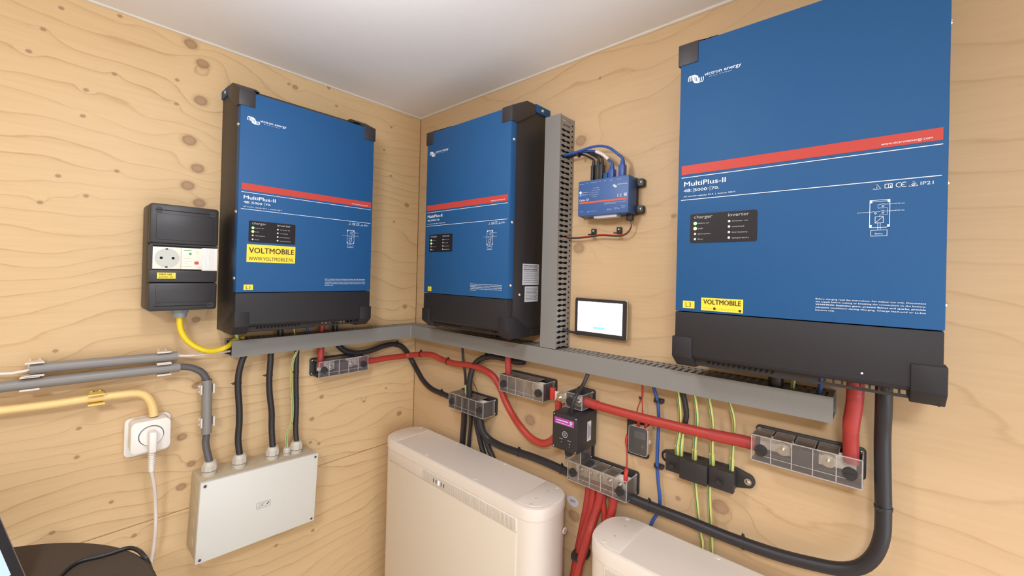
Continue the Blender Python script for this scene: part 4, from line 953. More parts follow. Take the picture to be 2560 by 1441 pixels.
lead('black lead in the wide middle plug of the controller', 0.345, 0, 0.040, 0.0095, [(-0.0280, -0.6087, 1.8355), (-0.0280, -0.6444, 1.8352), (-0.0280, -0.6773, 1.8380), (-0.0280, -0.6966, 1.8300)], 0.0024, M['black_rubber'], M['black_plastic'])
lead('black lead right of the wide plug on the controller', 0.420, 0, 0.040, 0.0095, [(-0.0310, -0.6108, 1.8364), (-0.0310, -0.6464, 1.8361), (-0.0310, -0.6877, 1.8382), (-0.0310, -0.7089, 1.8281)], 0.0024, M['black_rubber'], M['black_plastic'])
w2 = lead('blue network lead with a white wrapped tag', 0.625, 0, 0.026, 0.0125, [(-0.0340, -0.6129, 1.8382), (-0.0340, -0.6484, 1.8369), (-0.0340, -0.6811, 1.8377), (-0.0340, -0.7084, 1.8338), (-0.0340, -0.7290, 1.8231), (-0.0340, -0.7441, 1.8090)], 0.0027, M['blue_cable'], M['blue_cable'])
bb = MB(); bb.tube(smooth_path([(-0.0340, -0.7126, 1.8322), (-0.0340, -0.7290, 1.8231), (-0.0340, -0.7381, 1.8153), (-0.0340, -0.7441, 1.8090)], 0.004), 0.0036, 12); bb.build('cable_tag', M['white_cable'], w2, tuple(w2.location))
lead('blue network lead arching highest, to the right end of the controller', 0.820, 0, 0.032, 0.0125, [(-0.0400, -0.6172, 1.8371), (-0.0400, -0.6412, 1.8367), (-0.0400, -0.6699, 1.8383), (-0.0400, -0.7005, 1.8419), (-0.0400, -0.7279, 1.8404), (-0.0400, -0.7517, 1.8308), (-0.0400, -0.7692, 1.8156)], 0.0029, M['blue_cable'], M['blue_cable'])
b = MB(); cc = [(-0.0320, -0.6648, 1.8346)][0]; b.cyl((cc[0], cc[1] + 0.0020, cc[2] - 0.0008), (cc[0], cc[1] - 0.0020, cc[2] + 0.0008), 0.0078, n=20); o = b.build('cable_tie', M['black_plastic'], None, cc); o.location = cc
o['label'] = 'black tie bundling the leads beside the upright trunking'; o['category'] = 'cable tie'
P = [(-0.0200, -0.7923, 1.6794), (-0.0200, -0.7953, 1.6664), (-0.0200, -0.7902, 1.6530), (-0.0200, -0.7765, 1.6442), (-0.0200, -0.7496, 1.6445), (-0.0200, -0.7196, 1.6467), (-0.0200, -0.6831, 1.6437), (-0.0200, -0.6446, 1.6433), (-0.0200, -0.6098, 1.6486)]
pw = cable('power_lead', 'thin red and black power lead below the controller', P, 0.0013, M['red'], n=10)
bb = MB(); bb.tube([Vector(p) + Vector((0.0, 0.0004, -0.0023)) for p in smooth_path(P)], 0.0013, 10); bb.build('black_core', M['black_rubber'], pw, P[0])
c = [(-0.0220, -0.7923, 1.6792)][0]; MB().box(c[0] - 0.006, c[0] + 0.006, c[1] - 0.0065, c[1] + 0.0065, c[2] - 0.006, c[2] + 0.012, bev=0.001).build('plug', M['black_plastic'], pw, P[0])
for (u_, v_) in (([(-0.0080, -0.6947, 1.6534)][0], 0), ([(-0.0080, -0.7595, 1.6539)][0], 0)):
    bb = MB(); bb.box(-0.0095, -0.0005, u_[1] - 0.005, u_[1] + 0.005, u_[2] - 0.004, u_[2] + 0.009, bev=0.0012); bb.box(-0.024, -0.0005, u_[1] - 0.005, u_[1] + 0.005, u_[2] - 0.0065, u_[2] - 0.004, bev=0.0008); bb.dome((-0.0095, u_[1], u_[2] + 0.0035), (-1, 0, 0), 0.0024, 0.001, m=1)
    bb.build('screw_clip', [M['black_plastic'], M['chrome']], pw, P[0])

# touch display
DD = 0.018
q0, q1, q2, q3 = XZ(0.6552, 1.5017), XZ(0.7893, 1.5032), XZ(0.7887, 1.4158), XZ(0.6567, 1.4124)
x0, x1 = (q0.x + q3.x) / 2, (q1.x + q2.x) / 2; z1, z0 = (q0.z + q1.z) / 2, (q2.z + q3.z) / 2
t = Thing('B', 'touch_display', 'small lit touch screen in a black frame on the right wall', 'display', (x0 + x1) / 2, z0)
t.part('rear_housing', MB().box(x0 + 0.006, x1 - 0.006, -0.0115, -0.0005, z0 + 0.006, z1 - 0.006, bev=0.002), M['black_plastic'])
b = MB(); b.prism(rrect(x0, x1, z0, z1, 0.005), 'y', -DD + 0.0012, -0.0110, bev=0.001)
t.part('rim', b, M['silver'])
b = MB(); b.prism(rrect(x0 + 0.0012, x1 - 0.0012, z0 + 0.0012, z1 - 0.0012, 0.0045), 'y', -DD, -DD + 0.002)
gl = t.part('glass', b, M['black_plastic'])
u0, u1 = XZ(0.6647, 1.4933), XZ(0.7782, 1.4257)
lz = XZ(0.6652, 1.4246).z, XZ(0.7774, 1.4951).z
t.part('screen', put_rect(MB(), u0.x, u1.x, (u1.z + lz[0]) / 2, (u0.z + lz[1]) / 2, -DD - 0.0003), M['screen'], gl, label='white lit screen area')
v0, v1 = XZ(0.7066, 1.4386), XZ(0.7363, 1.4332)
t.part('screen_button', put_rect(MB(), v0.x, v1.x, v1.z, v0.z, -DD - 0.0006), M['cyan'], gl, label='pale cyan button on the screen')
cable('display_cable', 'short black cable from the upright trunking to the screen', [(-0.0300, -0.6152, 1.4288), (-0.0300, -0.6293, 1.4255)] + [(-0.0160, -0.6416, 1.4199), (-0.0160, -0.6707, 1.4175)], 0.0030, M['black_rubber'])

# ------------------------------------------------------------------ fuse and busbar holders with clear covers
def holder(wall, sc, zc, label, style, tilt=0.0, name='fuse_holder', half=0.075, cover=True, ends=False):
    t = Thing(wall, name, label, 'fuse holder' if name == 'fuse_holder' else 'busbar', sc, zc, tilt=tilt)
    H = 0.0245
    b = MB(); b.prism(rrect(sc - half, sc + half, zc - H, zc + H, 0.006), 'y', -0.0065, -0.0005, bev=0.001)
    base = t.part('base_plate', b, M['black_plastic'])
    for dx in (-half + 0.006, half - 0.006):
        for dz in (-H + 0.006, H - 0.006): t.part('screw', MB().dome((sc + dx, -0.0065, zc + dz), (0, -1, 0), 0.0028, 0.0014), M['chrome'], base)
    for dx in (-0.046, 0.046) if not ends else (-0.053, 0.053): t.part('support_block', MB().box(sc + dx - (0.018 if not ends else 0.010), sc + dx + (0.018 if not ends else 0.010), -0.022, -0.006, zc - 0.013, zc + 0.013, bev=0.002), M['black_plastic'])
    if style == 'fuse':
        for sg in (-1, 1): t.part('busbar', MB().box(*sorted((sc + sg * (0.016 if not ends else 0.0430), sc + sg * 0.064)), -0.0275, -0.022, zc - 0.008, zc + 0.016, bev=0.0008), M['copper_tin'])
    else: t.part('busbar', MB().box(sc - 0.066, sc + 0.066, -0.0290, -0.022, zc - 0.016, zc + 0.017, bev=0.0008), M['copper_tin'])
    xs = (-0.053, 0.053) if ends else (-0.0300, 0.0300) if style == 'fuse' else (-0.048, -0.024, 0.0, 0.024, 0.048)
    for dx in xs:
        b = MB(); b.cyl((sc + dx, -0.0275, zc), (sc + dx, -0.044, zc), 0.0038, n=12); b.cyl((sc + dx, -0.030, zc), (sc + dx, -0.0365, zc), 0.0078, n=6, smooth=False)
        t.part('bolt', b, M['chrome'])
        t.part('cable_lug', MB().cyl((sc + dx, -0.0275, zc + 0.001), (sc + dx, -0.0325, zc + 0.001), 0.0105, n=24), M['copper_tin'])
    if style == 'fuse' and not ends:
        b = MB(); b.box(sc - 0.0180, sc + 0.0180, -0.042, -0.0225, zc - 0.0130, zc + 0.0110, bev=0.002); b.box(sc - 0.033, sc + 0.033, -0.0305, -0.0285, zc - 0.008, zc + 0.008, m=1)
        t.part('fuse_body', b, [M['fuse_dark'], M['copper_tin']])
    if ends:
        d = 0.055
        for sg in (-1, 1):
            a_, e_ = sorted((sc + sg * 0.043, sc + sg * (half - 0.003)))
            b = MB(); b.box(a_, e_, -d, -d + 0.0014, zc - 0.0215, zc + 0.0215)
            for zz in (zc - 0.0215, zc + 0.0201): b.box(a_, e_, -d + 0.0014, -0.010, zz, zz + 0.0014)
            cv_ = t.part('clear_cover', b, M['clear'])
            b = MB()
            for zz in (zc - 0.0215, zc + 0.0204):
                b.box(a_, e_, -d - 0.0003, -d + 0.0014, zz - 0.0001, zz + 0.0012)
                for xx in (a_, e_ - 0.0011): b.box(xx, xx + 0.0011, -d, -0.010, zz - 0.0001, zz + 0.0012)
            for xx in (a_ - 0.0001, e_ - 0.0010): b.box(xx, xx + 0.0011, -d - 0.0003, -d + 0.0014, zc - 0.0215, zc + 0.0215)
            t.part('cover_rib', b, M['clear_edge'], cv_)
            b = MB(); kx = sc + sg * 0.0575
            b.cyl((kx, -d + 0.001, zc + 0.010), (kx, -d - 0.0045, zc + 0.010), 0.0094, 0.0086, n=28)
            t.part('knob', b, M['black_plastic'])
        return t
    if cover:
        L0, L1 = sc - half + 0.003, sc + half - 0.003; h = 0.0215; d = 0.055; th = 0.0014
        b = MB(); b.box(L0, L1, -d, -d + th, zc - h, zc + h)                         # front pane
        b.box(L0, L1, -d + th, -0.008, zc - h, zc - h + th)                            # under side
        for k in range(4):                                                               # tabs of the upper side
            a_ = L0 + 0.001 + k * 0.0295; b.box(a_, a_ + 0.0265, -d + th, -0.012, zc + h - th, zc + h)
        b.box(L1 - th, L1, -d + th, -0.010, zc - h + th, zc + h - th)
        cv_ = t.part('clear_cover', b, M['clear'])
        b = MB(); e = 0.0011
        for (a0_, a1_) in ((L0, L1),):
            b.box(a0_, a1_, -d - 0.0003, -d + 0.0016, zc + h - e, zc + h + 0.0002); b.box(a0_, a1_, -d - 0.0003, -d + 0.0016, zc - h - 0.0002, zc - h + e)
            b.box(a0_ - 0.0002, a0_ + e, -d - 0.0003, -d + 0.0016, zc - h, zc + h); b.box(a1_ - e, a1_ + 0.0002, -d - 0.0003, -d + 0.0016, zc - h, zc + h)
            b.box(a1_ - e, a1_ + 0.0002, -d, -0.010, zc - h - 0.0002, zc - h + e); b.box(a1_ - e, a1_ + 0.0002, -d, -0.010, zc + h - e, zc + h + 0.0002)
            b.box(a1_ - e, a1_ + 0.0002, -0.0115, -0.010, zc - h, zc + h)
            b.box(a0_, a1_, -0.0095, -0.008, zc - h - 0.0002, zc - h + e)
            b.box(a0_ + 0.012, a1_ - 0.012, -d - 0.0002, -d + 0.0005, zc - h * 0.52, zc - h * 0.52 + 0.0007)
        for dx in (-0.0435, -0.0150, 0.0125, 0.0415):
            b.box(sc + dx - 0.0006, sc + dx + 0.0006, -d - 0.0003, -d + 0.004, zc - h, zc + h)
            b.box(sc + dx - 0.0006, sc + dx + 0.0006, -d, -0.012, zc - h - 0.0002, zc - h + 0.0012); 
        for k in range(4):
            a_ = L0 + 0.001 + k * 0.0295
            b.box(a_, a_ + 0.0006, -d, -0.012, zc + h - 0.0008, zc + h + 0.0002); b.box(a_ + 0.0259, a_ + 0.0265, -d, -0.012, zc + h - 0.0008, zc + h + 0.0002); b.box(a_, a_ + 0.0265, -0.0132, -0.012, zc + h - 0.0008, zc + h + 0.0002)
        t.part('cover_rib', b, M['clear_edge'], cv_)
        for sg in (-1, 1):
            b = MB(); b.cyl((sc + sg * 0.0575, -d + 0.001, zc - 0.002), (sc + sg * 0.0575, -d - 0.0045, zc - 0.002), 0.0094, 0.0086, n=28)
            b.box(sc + sg * 0.0575 - 0.0060, sc + sg * 0.0575 + 0.0060, -d - 0.0056, -d - 0.0040, zc - 0.0030, zc - 0.0010, bev=0.0004)
            t.part('knob', b, M['black_plastic'])
    return t
holder('A', -0.2750, 1.2790, 'clear covered fuse holder on the left wall under the trunking, red cables at both ends', 'fuse')
holder('B', 0.3230, 1.1805, 'clear covered black-cable busbar just right of the corner', 'bus', name='busbar')
holder('B', 0.5245, 1.2705, 'clear covered fuse holder below the upright trunking', 'fuse')
holder('B', 0.7430, 1.1150, 'clear covered busbar with red battery cables hanging from it', 'bus', name='busbar')
holder('B', 1.1090, 1.2735, 'large clear covered fuse holder at right, below the marked L3 inverter', 'fuse')

# upright holder carrying the black monitor box
t = holder('B', 0.6835, 1.2115, 'upright clear covered holder behind the black monitor box', 'fuse', tilt=-math.pi / 2, half=0.080, ends=True)
t = Thing('B', 'battery_monitor', 'black monitor box with a purple label on the right wall', 'monitor', 0.684, 1.171)
x0, x1, z0, z1, d1 = 0.6515, 0.7165, 1.1710, 1.2500, 0.0900
b = MB(); b.box(x0, x1, -d1, -0.0090, z0, z1, bev=0.0022)
cs = t.part('case', b, M['black_plastic'])
for xx in (x0 + 0.004, x1 - 0.004):
    for zz in (z0 + 0.004, z1 - 0.004): t.part('screw', MB().dome((xx, -d1, zz), (0, -1, 0), 0.0016, 0.0006), M['chrome'], cs)
y = -d1 - 0.0004
k = t.part('label', put_rect(MB(), x0 + 0.006, x1 - 0.008, z1 - 0.0235, z1 - 0.0095, y), M['purple'], cs, label='purple label')
b = MB(); rr = random.Random(4)
for zz_, hh, xe_ in ((z1 - 0.0162, 0.0026, x0 + 0.040), (z1 - 0.0212, 0.0016, x0 + 0.051)):
    xx_ = x0 + 0.010
    while xx_ < xe_: wd_ = rr.uniform(0.0010, 0.0026); put_rect(b, xx_, xx_ + wd_, zz_, zz_ + hh * rr.uniform(0.7, 1.0), y - 0.0003); xx_ += wd_ + 0.0007
put_ring(b, x1 - 0.0155, z1 - 0.0150, 0.0026, 0.0016, y - 0.0003)
t.part('lettering', b, M['white_print'], k)
b = MB(); cx, cz = x0 + 0.034, z0 + 0.036
put_ring(b, cx, cz, 0.0062, 0.0013, y); put_ring(b, cx, cz, 0.0028, 0.0009, y); put_disc(b, cx, cz, 0.0009, y)
put_rect(b, x0 + 0.020, x0 + 0.024, z0 + 0.0245, z0 + 0.0256, y); put_rect(b, x0 + 0.0248, x0 + 0.029, z0 + 0.0245, z0 + 0.0256, y); put_rect(b, x0 + 0.041, x0 + 0.0505, z0 + 0.0245, z0 + 0.0254, y); put_disc(b, x0 + 0.025, z0 + 0.0180, 0.0009, y); put_disc(b, x0 + 0.046, z0 + 0.0180, 0.0012, y); put_disc(b, x0 + 0.046, z0 + 0.0125, 0.0009, y)
t.part('lettering', b, M['grey_print'], cs)
b = MB(); xs = x1 + 0.0004
def srect(mb, d0, d1_, za, zb, x): mb.add([(x, -d0, za), (x, -d1_, za), (x, -d1_, zb), (x, -d0, zb)], [(0, 1, 2, 3)])
sl = MB(); sl.add([(x1 + 0.0003, -0.050, z0 + 0.018), (x1 + 0.0003, -0.034, z0 + 0.018), (x1 + 0.0003, -0.034, z1 - 0.018), (x1 + 0.0003, -0.050, z1 - 0.018)], [(0, 1, 2, 3)])
k = t.part('rating_label', sl, M['white_label'], cs); b = MB()
for i in range(4): srect(b, 0.0470 - i * 0.0032, 0.0458 - i * 0.0032, z0 + 0.022 + i * 0.002, z1 - 0.022 - i * 0.003, x1 + 0.0006)
t.part('lettering', b, M['ink'], k)
cable('antenna_lead', 'short black lead curving from the monitor box up to the trunking', [(-0.0500, -0.7154, 1.3378)] + [(-0.0600, -0.7100, 1.3149), (-0.0600, -0.6952, 1.2916)] + [(-0.0700, -0.6917, 1.2754), (-0.0700, -0.6890, 1.2615)] + [B_local(0.688, 0.070, 1.245)], 0.0042, M['black_rubber'], ties=())

# link plate between the tilted holders with washer and nut
t = Thing('B', 'busbar_link', 'metal link plate with a bolt beside the black monitor box', 'busbar', 0.628, 1.262)
lc_ = XZ(0.6330, 1.2643)
b = MB(); b.prism(rrect(lc_.x - 0.030, lc_.x + 0.030, lc_.z - 0.011, lc_.z + 0.011, 0.004), 'y', -0.0300, -0.0270, bev=0.0006)
t.part('plate', b, M['copper_tin'])
b = MB(); b.cyl((lc_.x, -0.030, lc_.z), (lc_.x, -0.0325, lc_.z), 0.0130, n=28); t.part('washer', b, M['chrome'])
b = MB(); b.cyl((lc_.x, -0.0325, lc_.z), (lc_.x, -0.0395, lc_.z), 0.0082, n=6, smooth=False); b.cyl((lc_.x, -0.0325, lc_.z), (lc_.x, -0.0450, lc_.z), 0.0042, n=16); t.part('nut', b, M['chrome'])
b = MB(); c1_ = XZ(0.6093, 1.2687); b.box(c1_.x - 0.007, c1_.x + 0.004, -0.036, -0.026, c1_.z - 0.014, c1_.z + 0.014, bev=0.001); t.part('insulator', b, M['red_insul'], label='red insulating sleeve')

# small fuse holder
f0, f1 = XZ(0.8064, 1.2456), XZ(0.8470, 1.1884)
t = Thing('B', 'small_fuse_holder', 'small smoked fuse holder below the sloping red cable', 'fuse holder', (f0.x + f1.x) / 2, f1.z)
b0_, b1_ = XZ(0.7888, 1.2507), XZ(0.8384, 1.1729)
b = MB(); b.prism(rrect(b0_.x, b1_.x, b1_.z, b0_.z, 0.005), 'y', -0.006, -0.0005, bev=0.0008); bs = t.part('base_plate', b, M['black_plastic'])
xa, xb, za, zb = f0.x, f1.x, (f1.z + 0.001), f0.z
b = MB(); b.box(xa + 0.005, xb - 0.005, -0.022, -0.006, za + 0.005, zb - 0.004, bev=0.001); t.part('fuse_block', b, M['black_plastic'])
b = MB(); b.box(xa + 0.009, xb - 0.009, -0.028, -0.022, zb - 0.026, zb - 0.012, bev=0.001); t.part('fuse_link', b, M['gland_dark'])
b = MB(); b.cyl((xb - 0.013, -0.022, za + 0.016), (xb - 0.013, -0.027, za + 0.016), 0.0036, n=12); t.part('screw', b, M['chrome'])
for xx in (xa + 0.012, xb - 0.012): t.part('terminal_boot', MB().cyl((xx, -0.014, zb - 0.004), (xx, -0.014, zb + 0.008), 0.0036, n=12), M['red_insul'])
b = MB(); b.prism(rrect(xa, xb, za, zb, 0.0055), 'y', -0.034, -0.0326); 
n_ = rrect(xa, xb, za, zb, 0.0055)
ring = [(p[0], -0.0326, p[1]) for p in n_] + [(p[0], -0.0066, p[1]) for p in n_]; K_ = len(n_)
b.add(ring, [(i, (i + 1) % K_, K_ + (i + 1) % K_, K_ + i) for i in range(K_)], 0, True)
t.part('smoked_cover', b, M['smoke'])
b = MB(); P = [(p[0], -0.0334, p[1]) for p in n_]; b.tube(P + [P[0]], 0.0007, 6); b.box(xb - 0.001, xb + 0.0015, -0.024, -0.016, (za + zb) / 2 - 0.004, (za + zb) / 2 + 0.004); t.part('cover_rim', b, M['clear_edge'])

# earth busbar
t = Thing('B', 'earth_busbar', 'black earth busbar block with green-yellow wires in its top', 'busbar', 0.952, 1.17)
eL, eR = XZ(0.8767, 1.1938), XZ(1.0236, 1.1923)
tlt = math.atan2(eR.z - eL.z, eR.x - eL.x); ec = ((eL.x + eR.x) / 2, (eL.z + eR.z) / 2)
hl = (eR.x - eL.x) / 2
b = MB()
pl = [];
for sg in (1, -1):
    for i in range(9):
        a_ = math.radians(-90 + 180 * i / 8) if sg == 1 else math.radians(90 + 180 * i / 8)
        pl.append((ec[0] + sg * hl + 0.0110 * math.cos(a_), ec[1] + 0.0125 * math.sin(a_)))
pl2 = pl[:9] + [(ec[0] + hl - 0.020, ec[1] + 0.018), (ec[0] - hl + 0.020, ec[1] + 0.018)] + pl[9:] + [(ec[0] - hl + 0.020, ec[1] - 0.018), (ec[0] + hl - 0.020, ec[1] - 0.018)]
b.prism(pl2, 'y', -0.0075, -0.0005, bev=0.0015)
pb = t.part('base_plate', b, M['black_plastic'])
for p_ in (eL, eR): 
    bb = MB(); bb.cyl((p_.x, -0.0075, p_.z), (p_.x, -0.0082, p_.z), 0.0060, n=18); bb.dome((p_.x, -0.0082, p_.z), (0, -1, 0), 0.0036, 0.0018); t.part('screw', bb, M['chrome'], pb)
xl, xr = ec[0] - 0.0660, ec[0] + 0.0560
b = MB(); b.box(xl, xr, -0.0330, -0.0070, ec[1] - 0.0165, ec[1] + 0.0165, bev=0.002); t.part('block', b, M['black_plastic'])
b = MB(); b.box(xl + 0.0300, xr - 0.0420, -0.0420, -0.0320, ec[1] - 0.0190, ec[1] + 0.0185, bev=0.002); b.box(xr - 0.0415, xr + 0.001, -0.0370, -0.0250, ec[1] - 0.0185, ec[1] + 0.0175, bev=0.002); t.part('centre_cover', b, M['black_plastic'])
for xx, yy in ((xl + 0.014, -0.033), (xr - 0.022, -0.037)):
    bb = MB(); bb.cyl((xx, yy, ec[1] - 0.004), (xx, yy - 0.0012, ec[1] - 0.004), 0.0085, n=22); bb.cyl((xx, yy - 0.0012, ec[1] - 0.004), (xx, yy - 0.0058, ec[1] - 0.004), 0.0056, n=6, smooth=False); t.part('bolt', bb, M['black_steel'])
gw = 'green-yellow wires above the earth busbar'
def gy(label, P, grp, r=0.0033, sl=()):
    return cable('earth_wire', label, P, r, M['green_yellow'], group=grp, attr=True, n=12, sleeves=sl, sleeve_mat=M['green_yellow'], tw=0.0)
gy('leftmost green-yellow wire above the earth busbar, beside the black one', [(-0.0280, -0.9031, 1.3365), (-0.0280, -0.9076, 1.3103), (-0.0280, -0.9098, 1.2800), (-0.0280, -0.9075, 1.2485), (-0.0280, -0.9048, 1.2284)] + [(-0.0200, -0.9033, 1.2014)], gw, sl=((0.80, 1.0, 1.45),))
cable('black_wire', 'black wire bowing down beside the leftmost green-yellow wire', [(-0.0260, -0.9101, 1.3375), (-0.0260, -0.9175, 1.3121), (-0.0260, -0.9202, 1.2898), (-0.0260, -0.9162, 1.2673), (-0.0260, -0.9142, 1.2560)], 0.0052, M['black_rubber'])
gy('short green-yellow wire end coming out of the black wire', [(-0.0270, -0.9151, 1.2657), (-0.0270, -0.9139, 1.2500), (-0.0270, -0.9121, 1.2303)] + [(-0.0200, -0.9095, 1.2018)], gw, sl=((0.3, 1.0, 1.35),))
gy('second full green-yellow wire from left above the earth busbar', [(-0.0280, -0.9332, 1.3373), (-0.0280, -0.9389, 1.3098), (-0.0280, -0.9410, 1.2803), (-0.0280, -0.9382, 1.2457)] + [(-0.0200, -0.9350, 1.2037)], gw, sl=((0.80, 1.0, 1.45),))
gy('third green-yellow wire above the earth busbar', [(-0.0280, -0.9591, 1.3367), (-0.0280, -0.9653, 1.3086), (-0.0280, -0.9686, 1.2800), (-0.0280, -0.9680, 1.2468)] + [(-0.0200, -0.9672, 1.2051)], gw, sl=((0.80, 1.0, 1.45),))
gy('rightmost green-yellow wire above the earth busbar', [(-0.0280, -0.9938, 1.3355), (-0.0280, -1.0015, 1.3136), (-0.0280, -1.0046, 1.2895), (-0.0280, -1.0027, 1.2570)] + [(-0.0200, -0.9997, 1.2084)], gw, 0.0030, sl=((0.80, 1.0, 1.35),))
gb = 'green-yellow wires below the earth busbar'
gy('left green-yellow wire hanging below the earth busbar', [(-0.0150, -0.9348, 1.1722), (-0.0150, -0.9385, 1.1393), (-0.0150, -0.9421, 1.1102)] + [(-0.0070, -0.9457, 1.0627), (-0.0070, -0.9503, 1.0192)] + [B_local(0.955, 0.006, 0.70)], gb)
gy('right green-yellow wire hanging below the earth busbar', [(-0.0150, -0.9615, 1.1739), (-0.0150, -0.9622, 1.1406), (-0.0150, -0.9643, 1.1116)] + [(-0.0070, -0.9651, 1.0636), (-0.0070, -0.9674, 1.0198)] + [B_local(0.985, 0.006, 0.70)], gb)

# ------------------------------------------------------------------ battery cables
RR, BR = M['red'], M['black_rubber']
cable('red_cable', 'red cable from the left wall fuse holder around the corner to the monitor box', [(-0.2205, -0.0300, 1.2824), (-0.1764, -0.0300, 1.2774), (-0.1286, -0.0300, 1.2783), (-0.0780, -0.0300, 1.2765)] + [(-0.0475, -0.0340, 1.2770)] + [(-0.0340, -0.0872, 1.2870), (-0.0340, -0.1393, 1.2921)] + [(-0.0260, -0.1794, 1.2833), (-0.0260, -0.2365, 1.2802), (-0.0260, -0.2988, 1.2855), (-0.0260, -0.3573, 1.2839), (-0.0260, -0.4003, 1.2725)] + [(-0.0200, -0.4228, 1.2451), (-0.0200, -0.4416, 1.2145), (-0.0200, -0.4687, 1.1834)] + [(-0.0300, -0.5087, 1.1617), (-0.0300, -0.5438, 1.1428), (-0.0300, -0.5793, 1.1400), (-0.0300, -0.6057, 1.1534), (-0.0300, -0.6239, 1.1757)], 0.0088, RR,
      ties=(0.27, 0.42), sleeves=((0.0, 0.06, 1.12),), n=20)
cable('red_cable', 'short red cable rising from the left wall fuse holder into the trunking', [(-0.3316, -0.0320, 1.3995), (-0.3326, -0.0320, 1.3574), (-0.3328, -0.0320, 1.3241), (-0.3332, -0.0320, 1.2965), (-0.3328, -0.0320, 1.2820)], 0.0078, RR, sleeves=((0.25, 1.0, 1.1),), n=18)
cable('red_cable', 'short red cable dropping from the trunking beside the upright one into the fuse holder', [(-0.0340, -0.4629, 1.3955), (-0.0340, -0.4641, 1.3589), (-0.0340, -0.4623, 1.3271), (-0.0340, -0.4648, 1.2960), (-0.0340, -0.4654, 1.2793)], 0.0078, RR, sleeves=((0.45, 1.0, 1.1),), n=18)
cable('red_cable', 'short red cable end from the link plate down behind the monitor box', [(-0.0300, -0.6261, 1.2570), (-0.0300, -0.6244, 1.2376), (-0.0300, -0.6264, 1.2095)], 0.0085, RR, n=18)
cable('red_cable', 'red cable sloping from the monitor box to the large right fuse holder', [(-0.0360, -0.7003, 1.2717), (-0.0360, -0.7189, 1.2696), (-0.0360, -0.7586, 1.2682), (-0.0360, -0.8315, 1.2672), (-0.0360, -0.9122, 1.2680), (-0.0360, -0.9766, 1.2698), (-0.0360, -1.0221, 1.2726), (-0.0360, -1.0393, 1.2720)], 0.0092, RR, sleeves=((0.0, 0.10, 1.12), (0.78, 1.0, 1.14)), n=20)
cable('red_cable', 'thick red cable from the marked L3 inverter down into the fuse holder', [(-0.0600, -1.1709, 1.4144), (-0.0600, -1.1708, 1.3911)] + [(-0.0500, -1.1695, 1.3681), (-0.0500, -1.1666, 1.3438)] + [(-0.0360, -1.1661, 1.3100), (-0.0360, -1.1671, 1.2814)], 0.0098, RR, sleeves=((0.0, 0.60, 1.08), (0.60, 1.0, 1.02)), n=20)
cable('black_cable', 'black cable looping from under the left inverter past the corner to the busbar', [(-0.2885, -0.0220, 1.3493), (-0.2739, -0.0220, 1.3293), (-0.2518, -0.0220, 1.3126), (-0.2143, -0.0220, 1.3043), (-0.1727, -0.0220, 1.3077), (-0.1347, -0.0220, 1.3156), (-0.0962, -0.0220, 1.3176), (-0.0647, -0.0220, 1.3050), (-0.0393, -0.0220, 1.2755)] + [(-0.0242, -0.0240, 1.2497)] + [(-0.0260, -0.0592, 1.2215), (-0.0260, -0.0863, 1.2003), (-0.0260, -0.1292, 1.1830), (-0.0260, -0.1817, 1.1787), (-0.0260, -0.2314, 1.1758), (-0.0260, -0.2678, 1.1754)], 0.0080, BR, ties=(0.38, 0.85), n=20)
cable('black_cable', 'black cable arching from the trunking down to the corner busbar', [(-0.0240, -0.5090, 1.3278), (-0.0240, -0.4817, 1.3235), (-0.0240, -0.4416, 1.3257), (-0.0240, -0.3965, 1.3243), (-0.0240, -0.3557, 1.3137), (-0.0240, -0.3236, 1.2904)] + [(-0.0300, -0.3145, 1.2577), (-0.0300, -0.3107, 1.2225), (-0.0300, -0.3139, 1.1830)], 0.0080, BR, ties=(0.45,), n=20)
cable('black_wire', 'thin black wire from the trunking down to the corner busbar', [(-0.0280, -0.2747, 1.3348), (-0.0280, -0.2796, 1.2979), (-0.0280, -0.2901, 1.2530), (-0.0280, -0.2928, 1.2279)], 0.0038, BR)
gy('green-yellow wire end entering the corner busbar', [(-0.0280, -0.2909, 1.2321), (-0.0280, -0.2933, 1.2129), (-0.0280, -0.2962, 1.1844)], None, 0.0028) if False else cable('earth_wire', 'green-yellow wire end entering the corner busbar', [(-0.0280, -0.2909, 1.2321), (-0.0280, -0.2933, 1.2129), (-0.0280, -0.2962, 1.1844)], 0.0028, M['green_yellow'], attr=True, n=12)
cable('black_wire', 'hair-thin black wire curving into the corner busbar', [(-0.0300, -0.3217, 1.2453), (-0.0300, -0.3321, 1.2347), (-0.0300, -0.3425, 1.2232), (-0.0300, -0.3451, 1.1955)], 0.0009, BR, n=8)
cable('black_cable', 'black cable sweeping from the corner busbar to the busbar with red cables', [(-0.0340, -0.3550, 1.1762), (-0.0340, -0.3610, 1.1441), (-0.0340, -0.3732, 1.1162)] + [(-0.0260, -0.3910, 1.0968), (-0.0260, -0.4338, 1.0906), (-0.0260, -0.4842, 1.0917), (-0.0260, -0.5446, 1.0948), (-0.0260, -0.6009, 1.0948), (-0.0260, -0.6443, 1.0927)] + [(-0.0300, -0.6888, 1.0934)], 0.0092, BR, ties=(0.52, 0.86), n=20)
